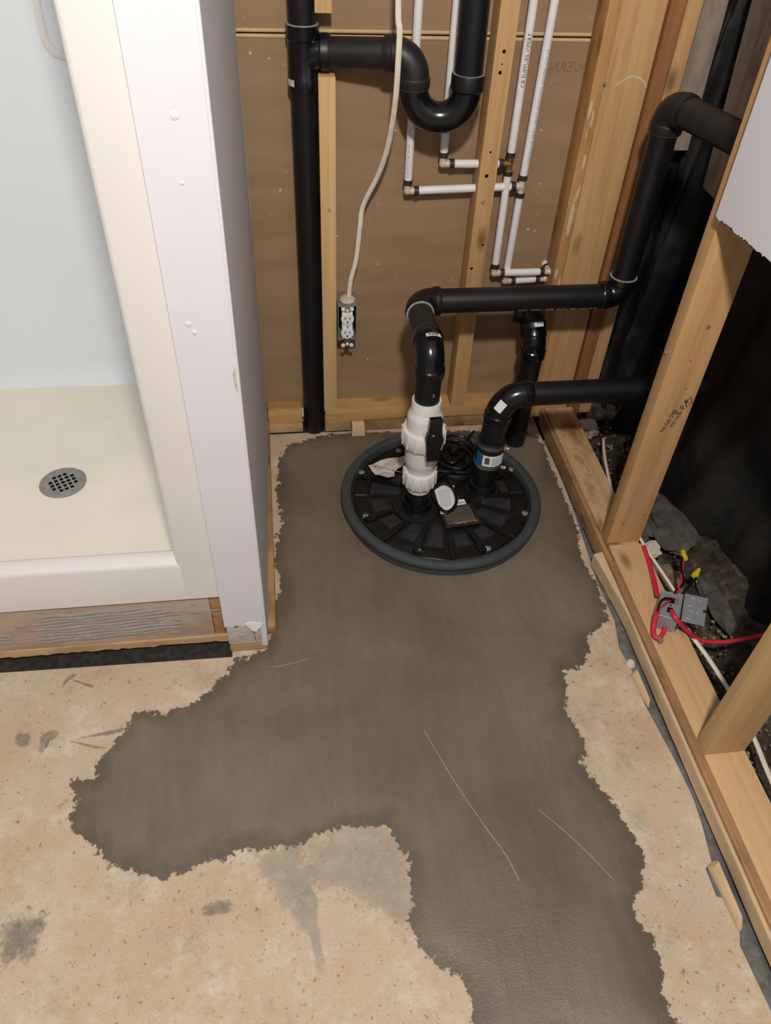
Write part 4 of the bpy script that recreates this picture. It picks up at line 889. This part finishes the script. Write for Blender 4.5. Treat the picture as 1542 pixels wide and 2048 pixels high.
# --- white valve
cv = thing('check_valve', 'white PVC union check valve with a black T handle on the lid', 'valve', (VX, VY, 0.06))
body = profile_tube('valve_body', (VX, VY, 0), (0, 0, 1), [(0.103, 0.0300), (0.103, 0.0325), (0.130, 0.0325), (0.168, 0.0355), (0.176, 0.0365), (0.188, 0.0372), (0.200, 0.0425), (0.206, 0.0435), (0.262, 0.0435), (0.300, 0.0445), (0.346, 0.0445), (0.349, 0.0438), (0.3605, 0.0370), (0.363, 0.0360), (0.391, 0.0360), (0.3925, 0.0352), (0.3925, 0.0312), (0.385, 0.0306), (0.370, 0.0300)], M['pvc'], cv, 56)
def union_nut(z0, z1, r, n_):
    nut = profile_tube('union_nut', (VX, VY, 0), (0, 0, 1), [(z0, r-0.010), (z0, r-0.002), (z0+0.003, r), (z1-0.004, r), (z1-0.001, r-0.002), (z1, r-0.006), (z1, r-0.012)], M['pvc'], cv, 56)
    for k in range(n_):
        a = 2*math.pi*(k+0.3)/n_; ca_, sa_ = math.cos(a), math.sin(a)
        def P(rr, w, z): return (VX + rr*ca_ - w*sa_, VY + rr*sa_ + w*ca_, z)
        w = 0.0016
        hexa('grip_rib', [P(r-0.001, -w, z0+0.002), P(r+0.002, -w, z0+0.002), P(r+0.002, w, z0+0.002), P(r-0.001, w, z0+0.002), P(r-0.001, -w, z1-0.001), P(r+0.002, -w, z1-0.001), P(r+0.002, w, z1-0.001), P(r-0.001, w, z1-0.001)], M['pvc'], nut)
    return nut
union_nut(0.261, 0.308, 0.0545, 14); union_nut(0.124, 0.170, 0.0435, 14)
tube('stub_pipe', [(VX, VY, 0.045), (VX, VY, 0.112)], 0.0306, M['abs'], cv, 36)
profile_tube('stub_hub', (VX, VY, 0.066), (0, 0, 1), [(0, 0.0335), (0.001, 0.034), (0.022, 0.034), (0.023, 0.031)], M['abs'], cv, 36)
HX, HY, HZ = VX + 0.012, 1.432, 0.322
hn = Vector((0.12, -1, 0.05)).normalized(); hu = Vector((0.02, 0.05, 1)).normalized(); hu = (hu - hn*hu.dot(hn)).normalized(); hx = hu.cross(hn)*-1
hand = thing('tmp', 'x', 'x') if False else None
prof = [(-0.0135, -0.062), (0.0135, -0.062), (0.0150, -0.056), (0.0170, -0.022), (0.0215, 0.0), (0.0170, 0.016), (0.0155, 0.036), (0.0155, 0.060), (-0.0140, 0.060), (-0.0140, 0.036), (-0.0170, 0.014), (-0.0215, 0.0), (-0.0170, -0.024), (-0.0140, -0.05)]
HC = Vector((HX, HY, HZ))
hd = slab_from_front('handle', [HC + hx*u + hu*v + hn*0.006 for u, v in prof], -hn*0.014, M['abs_shiny'], cv)
tube('handle_edge', [HC + hx*u + hu*v + hn*0.006 for u, v in prof + prof[:1]], 0.0013, M['abs_shiny'], hd, 6)
profile_tube('handle_stem', HC - hn*0.030, hn, [(0, 0.014), (0.026, 0.014), (0.036, 0.0165), (0.037, 0.0155), (0.0372, 0)], M['abs_shiny'], hd, 28)
profile_tube('stem_collar', HC - hn*0.034, hn, [(0, 0.021), (0.010, 0.021), (0.011, 0.018)], M['pvc'], cv, 28)

# ================================================================== WATER PIPES
WR = 0.0098; WY0 = 1.905
def wtube(parent, pts, r=WR): return tube('water_tube', pts, r, M['pex'], parent, 18)
def crimp(parent, p, d): return profile_tube('crimp_ring', Vector(p) - Vector(d).normalized()*0.006, d, [(0, 0.0100), (0, 0.0114), (0.0115, 0.0114), (0.0118, 0.0100)], M['crimp'], parent, 20)
def joint(parent, c, dirs, mat=None):
    c = Vector(c); bm = bmesh.new()
    for d in dirs: tube_bm(bm, [c - Vector(d).normalized()*0.004, c + Vector(d).normalized()*0.020], 0.0088, 14)
    bmesh.ops.create_icosphere(bm, subdivisions=2, radius=0.0098, matrix=Matrix.Translation(c))
    j = from_bm('fitting', bm, mat or M['brass'], parent, True, 40)
    for d in dirs: crimp(j, c + Vector(d).normalized()*0.022, d)
    return j
U, D_, Rr, Ll, Bk = (0, 0, 1), (0, 0, -1), (1, 0, 0), (-1, 0, 0), (0, 1, 0)
w1 = thing('water_line', 'white water line joined by the upper crosspiece behind the drain trap', 'water pipe', (0.5, WY0, 0.5), 'water lines')
j = (0.415, WY0, 0.795); k_ = (0.582, WY0, 0.794); c_ = (0.583, WY0-0.004, 0.507); e_ = (0.738, WY0-0.004, 0.508)
joint(w1, j, (U, Rr)); joint(w1, k_, (U, D_, Ll), M['brass2']); joint(w1, c_, (U, Rr)); joint(w1, e_, (Ll, Bk))
wtube(w1, [(0.415, WY0, 0.812), (0.413, WY0, TOPZ)]); wtube(w1, [(0.432, WY0, 0.795), (0.566, WY0, 0.794)])
wtube(w1, [(0.582, WY0, 0.810), (0.582, WY0, TOPZ)]); wtube(w1, [(0.582, WY0, 0.778), (0.583, WY0-0.004, 0.523)])
wtube(w1, [(0.599, WY0-0.004, 0.507), (0.722, WY0-0.004, 0.508)]); wtube(w1, [(0.738, WY0+0.012, 0.508), (0.736, 1.945, 0.512)])
lettering('pipe_print', 'CB SUPPLIES VIPERT', 0.0125, (0.5865, WY0-0.0101, 0.967), (0, 0, 1), (-1, 0, 0), M['ink'], w1, 0.0004, bend=((0.582, WY0, 1), (0, 0, 1), WR+0.0002))
w2 = thing('water_line', 'white water line joined by the lower crosspiece below the drain trap', 'water pipe', (0.5, WY0, 0.48), 'water lines')
j = (0.332, WY0, 0.730); k_ = (0.6215, WY0, 0.739); c_ = (0.622, WY0+0.010, 0.476); e_ = (0.734, WY0+0.010, 0.480)
joint(w2, j, (U, Rr)); joint(w2, k_, (U, D_, Ll)); joint(w2, c_, (U, Rr)); joint(w2, e_, (Ll, Bk))
wtube(w2, [(0.332, WY0, 0.747), (0.331, WY0, TOPZ)]); wtube(w2, [(0.349, WY0, 0.7305), (0.605, WY0, 0.7385)])
wtube(w2, [(0.622, WY0, 0.755), (0.640, WY0, TOPZ)]); wtube(w2, [(0.6215, WY0, 0.723), (0.622, WY0+0.010, 0.492)])
wtube(w2, [(0.639, WY0+0.010, 0.476), (0.718, WY0+0.010, 0.480)]); wtube(w2, [(0.734, WY0+0.022, 0.480), (0.734, 1.945, 0.482)])
lettering('pipe_print', 'CSA B137.18  PE-RT  100 PSI  ASTM F2769  NSF-PW  CTS 1/2', 0.0095, (0.629, WY0-0.0101, 0.80), (0.02, 0, 1), (-1, 0, 0), M['ink_pale'], w2, 0.0004, bend=((0.622, WY0, 0.755), (0.018, 0, 1), WR+0.0002))
lettering('pipe_print', 'CSA B137.18  PE-RT  100 PSI', 0.0095, (0.330, WY0-0.0101, 0.765), (0, 0, 1), (-1, 0, 0), M['ink_pale'], w2, 0.0004, bend=((0.332, WY0, 0.755), (0, 0, 1), WR+0.0002))

# ================================================================== OUTLET
ob = thing('outlet_box', 'galvanized box with a white duplex outlet on the narrow stud', 'outlet', (0.182, 1.9, 0.337))
X0, X1, Z0, Z1, YF = 0.1555, 0.2065, 0.3380, 0.4420, 1.8620
for nm, b_ in (('box_side', (X0, X0+0.0016, YF, 1.938, Z0, Z1)), ('box_side', (X1-0.0016, X1, YF, 1.938, Z0, Z1)), ('box_side', (X0+.0016, X1-.0016, YF, 1.938, Z0, Z0+0.0016)), ('box_side', (X0+.0016, X1-.0016, YF, 1.938, Z1-0.0016, Z1))):
    box(nm, *b_, M['galv'], ob, 0.0004)
box('box_inside', X0+0.002, X1-0.002, 1.925, 1.936, Z0+0.002, Z1-0.002, M['dark_hole'], ob)
box('box_tab', X0+0.008, X1-0.008, YF-0.001, YF+0.006, Z1-0.010, Z1-0.002, M['galv'], ob, 0.0008)
rc = box('receptacle', 0.166, 0.196, 1.8595, 1.8800, 0.343, 0.425, M['nylon'], ob, 0.004)
for zc in (0.405, 0.362):
    fc = profile_tube('socket_face', (0.181, 1.8600, zc), (0, -1, 0), [(0, 0.0178), (0.003, 0.0175), (0.004, 0.0165), (0.0041, 0)], M['nylon'], rc, 24)
    for dx, h in ((-0.0064, 0.0040), (0.0064, 0.0034)):
        box('slot', 0.181+dx-0.0011, 0.181+dx+0.0011, 1.8552, 1.8560, zc+0.003-h, zc+0.003+h, M['dark_hole'], fc)
    profile_tube('ground_hole', (0.181, 1.8560, zc-0.0085), (0, -1, 0), [(0, 0.0026), (0.0006, 0.0026), (0.0007, 0)], M['dark_hole'], fc, 10)
screw_head(rc, (0.181, 1.858, 0.3835), (0, -1, 0), 0.003)
strap = box('mounting_strap', 0.174, 0.188, 1.8600, 1.8620, 0.322, 0.437, M['steel'], ob, 0.0005)
for zc in (0.323, 0.434):
    for dx in (-0.0115, 0.0115):
        profile_tube('ear', (0.181+dx, 1.8600, zc), (0, -1, 0), [(0, 0.0058), (0.003, 0.0055), (0.0036, 0.004), (0.0037, 0)], M['nylon'], strap, 14)
    profile_tube('ear', (0.181, 1.8590, zc + (0.004 if zc < .4 else -0.004)), (0, -1, 0), [(0, 0.0045), (0.002, 0.0042), (0.003, 0)], M['nylon'], strap, 12)
blob = bmesh.new(); bmesh.ops.create_icosphere(blob, subdivisions=3, radius=0.02, matrix=Matrix.Translation((0.184, 1.893, 0.446)) @ Matrix.Diagonal((1.05, 1.3, 0.38, 1)))
for v in blob.verts: v.co += Vector((random.uniform(-.0014, .0014),)*3)
from_bm('putty', blob, M['drywall_raw'], ob, True, 70)
cb = tag(tube('power_cable', spline([(0.262, 1.80, TOPZ), (0.264, 1.785, 1.45), (0.268, 1.775, 1.157), (0.273, 1.772, 1.106), (0.273, 1.772, 1.052), (0.274, 1.785, 0.992), (0.273, 1.81, 0.925), (0.267, 1.84, 0.85), (0.252, 1.865, 0.784), (0.23, 1.882, 0.728), (0.218, 1.89, 0.69), (0.213, 1.89, 0.639), (0.205, 1.89, 0.558), (0.192, 1.89, 0.502), (0.187, 1.893, 0.445)], 8), 0.0062, M['romex'], None, 12, True, 0.55, (0, 1, 0)), 'white cable hanging down the back wall into the outlet box', 'cable')

# ================================================================== JUNCTION BOX, WIRES
jb = thing('junction_box', 'grey metal junction box with knockout plate lying on the right plate', 'junction box', (0.86, 1.03, 0.068))
q = [Vector(p) for p in JBOX]
bx_ = slab_from_front('box_shell', q, (0, 0, -0.044), M['box_grey'], jb)
for a_, b_ in zip(q, q[1:]+q[:1]): tube('box_lip', [a_, b_], 0.0014, M['box_grey'], bx_, 6)
def on(qd, u, v, dz=0.0): return qd[0].lerp(qd[1], u).lerp(qd[3].lerp(qd[2], u), v) + Vector((0, 0, dz))
def quad_on(name, qd, u0, u1, v0, v1, mat, parent, z=0.0006, th=0.001): return slab_from_front(name, [on(qd, u0, v0, z), on(qd, u1, v0, z), on(qd, u1, v1, z), on(qd, u0, v1, z)], (0, 0, -th), mat, parent)
quad_on('box_opening', q, 0.42, 0.68, 0.20, 0.42, M['dark_hole'], bx_); quad_on('box_opening', q, 0.42, 0.68, 0.60, 0.80, M['dark_hole'], bx_)
quad_on('box_tab', q, 0.70, 0.86, 0.20, 0.46, M['screw'], bx_, 0.001)
profile_tube('box_hole', on(q, 0.54, 0.51, 0.0004), (0, 0, 1), [(0, 0.0022), (0.0004, 0.002), (0.0005, 0)], M['dark_hole'], bx_, 12)
ql = [Vector(p) for p in JLID]
ld = slab_from_front('knockout_plate', [ql[0], ql[1], on(ql, 1, 0.42), on(ql, 0.86, 0.44), on(ql, 0.86, 0.54), on(ql, 1, 0.55), ql[2], ql[3]], (0, 0, -0.002), M['box_grey'], jb)
slab_from_front('plate_flange', [ql[0], ql[3], ql[3] + Vector((0, 0, -0.04)), ql[0] + Vector((0, 0, -0.04))], (0.0015, 0, 0), M['box_grey'], jb)
for v in (0.27, 0.73):
    c = on(ql, 0.33, v, 0.0)
    tube('knockout', [c + Vector((0.0135*math.cos(2*math.pi*k/28), 0.0135*math.sin(2*math.pi*k/28), 0.0002)) for k in range(29)], 0.0007, M['galv'], ld, 5)
    c = on(ql, 0.62, v-0.02, 0.0); tube('knockout', [c + Vector((0.010*math.cos(math.pi*k/20-1.7), 0.010*math.sin(math.pi*k/20-1.7), 0.0002)) for k in range(21)], 0.0006, M['galv'], ld, 5)
rc_ = tag(tube('red_cable', spline(RED['c'], 8), 0.0050, M['red'], None, 12), 'red cable leaving the junction box toward the black membrane', 'cable', 'red cables')
ra = tag(tube('red_cable', spline(RED['a'], 8), 0.0056, M['red'], None, 12, True, 0.7), 'red cable lying along the plate edge above the junction box', 'cable', 'red cables')
rl = thing('red_wire_loop', 'red wire loop with a frayed grey end hanging below the junction box', 'wire', (0.82, 0.99, 0.08))
tube('loop_strand', spline(RED['b'], 8), 0.0058, M['red'], rl, 12); tube('loop_strand', spline(RED['b2'], 8), 0.0050, M['red'], rl, 12)
profile_tube('frayed_end', Vector(RED['b2'][0]) + Vector((-0.002, 0.004, 0)), (0.15, -1, 0), [(0, 0.004), (0.006, 0.006), (0.014, 0.0055), (0.015, 0)], M['galv'], rl, 10)
tube('loop_strand', spline([RED['b'][0], (0.832, 1.030, 0.123), JH[0]], 8), 0.0026, M['red'], rl, 8)
rd = thing('wire_pair', 'twisted red and black wires with a yellow wire nut above the box', 'wire', (0.93, 1.12, 0.1))
tube('red_strand', spline(RED['d'], 8), 0.0036, M['red'], rd, 10); tube('black_strand', spline(BLK['b'], 8), 0.0034, M['cord'], rd, 10)
def wire_nut(parent, a, b, r=0.0075):
    a, b = Vector(a), Vector(b); d = b-a; Ln = d.length
    nt = profile_tube('wire_nut', a, d, [(0, r*1.1), (Ln*0.2, r*1.12), (Ln*0.3, r*0.98), (Ln*0.85, r*0.72), (Ln*0.97, r*0.55), (Ln, 0)], M['yellow'], parent, 12)
    return nt
wire_nut(rd, *NUT['a'])
bkw = thing('capped_wire', 'black wire capped with a yellow wire nut beside the grey plate', 'wire', (0.96, 1.13, 0.07))
tube('black_strand', spline(BLK['c'], 8), 0.0030, M['cord'], bkw, 10); wire_nut(bkw, *NUT['b'])
tag(tube('black_wire', spline(BLK['a'], 8), 0.0030, M['cord'], None, 10), 'black wire arching over the grey junction box', 'wire')
for key, lab in (('a', 'thin cream cable behind the red cable above the junction box'), ('b', 'white cable running along behind the near plate'), ('c', 'cream cable rising from the dirt behind the stained plate')):
    tag(tube('white_cable', spline(WHT[key], 8), 0.0058 if key == 'b' else 0.0042, M['romex'], None, 10, True, 0.7), lab, 'cable', 'white cables')

# ---- stones and crumbs behind the plate
from mathutils import noise as mnoise
def rock(name, c, s, mat, label, cat, group):
    bm = bmesh.new(); bmesh.ops.create_icosphere(bm, subdivisions=3, radius=1.0)
    off = Vector((random.random()*9, random.random()*9, 0))
    for v in bm.verts:
        k = 1 + 0.45*mnoise.noise(v.co*1.6 + off) + 0.20*mnoise.noise(v.co*4.5 + off)
        v.co = Vector((v.co.x*s[0]*k + c[0], v.co.y*s[1]*k + c[1], max(-0.9, min(0.75, v.co.z*k))*s[2] + c[2]))
    return tag(from_bm(name, bm, mat, None, False), label, cat, group)
rock('stone', (1.04, 1.40, -0.005), (0.060, 0.11, 0.022), M['rock'], 'long dusty grey stone behind the tall right stud', 'stone', 'stones behind the plate')
rock('stone', (0.955, 1.42, -0.01), (0.030, 0.07, 0.022), M['rock'], 'grey stone just behind the foot of the tall right stud', 'stone', 'stones behind the plate')
rock('stone', (0.955, 1.20, -0.01), (0.026, 0.085, 0.028), M['gyp_dirty'], 'brown stone beside the cream cable', 'stone', 'stones behind the plate')
rock('stone', (1.055, 1.12, -0.01), (0.025, 0.09, 0.022), M['rock'], 'flat grey stone behind the yellow wire nut', 'stone', 'stones behind the plate')
rock('stone', (0.945, 1.84, 0.0), (0.035, 0.03, 0.03), M['gyp'], 'pale stone lump at the far end of the plate', 'stone', 'stones behind the plate')
rock('stone', (0.935, 1.285, 0.035), (0.022, 0.022, 0.016), M['gyp'], 'pale gypsum lump at the foot of the tall right stud', 'stone', 'stones behind the plate')
rock('stone', (1.02, 1.60, 0.005), (0.010, 0.010, 0.008), M['gyp'], 'small white crumb on the dirt beside the cream cable', 'stone', 'stones behind the plate')

# ---- loose crumbs on the dirt, too many to count
bm = bmesh.new()
for k in range(420):
    y = random.uniform(0.55, 1.86); x = random.uniform(0.905, 1.06); r = random.uniform(.0015, .006)*(1.5 if random.random() < .1 else 1)
    bmesh.ops.create_icosphere(bm, subdivisions=1, radius=r, matrix=Matrix.Translation((x, y, -0.028 + 0.05*max(0, (x-1.0))*1.2 + random.uniform(0, .012))) @ Matrix.Rotation(random.random()*3, 4, 'Z') @ Matrix.Diagonal((1, random.uniform(.6, 1.6), .7, 1)))
tag(from_bm('gravel', bm, M['gyp_dirty'], None), 'scattered sandy gravel crumbs behind the right plate', 'gravel', kind='stuff')
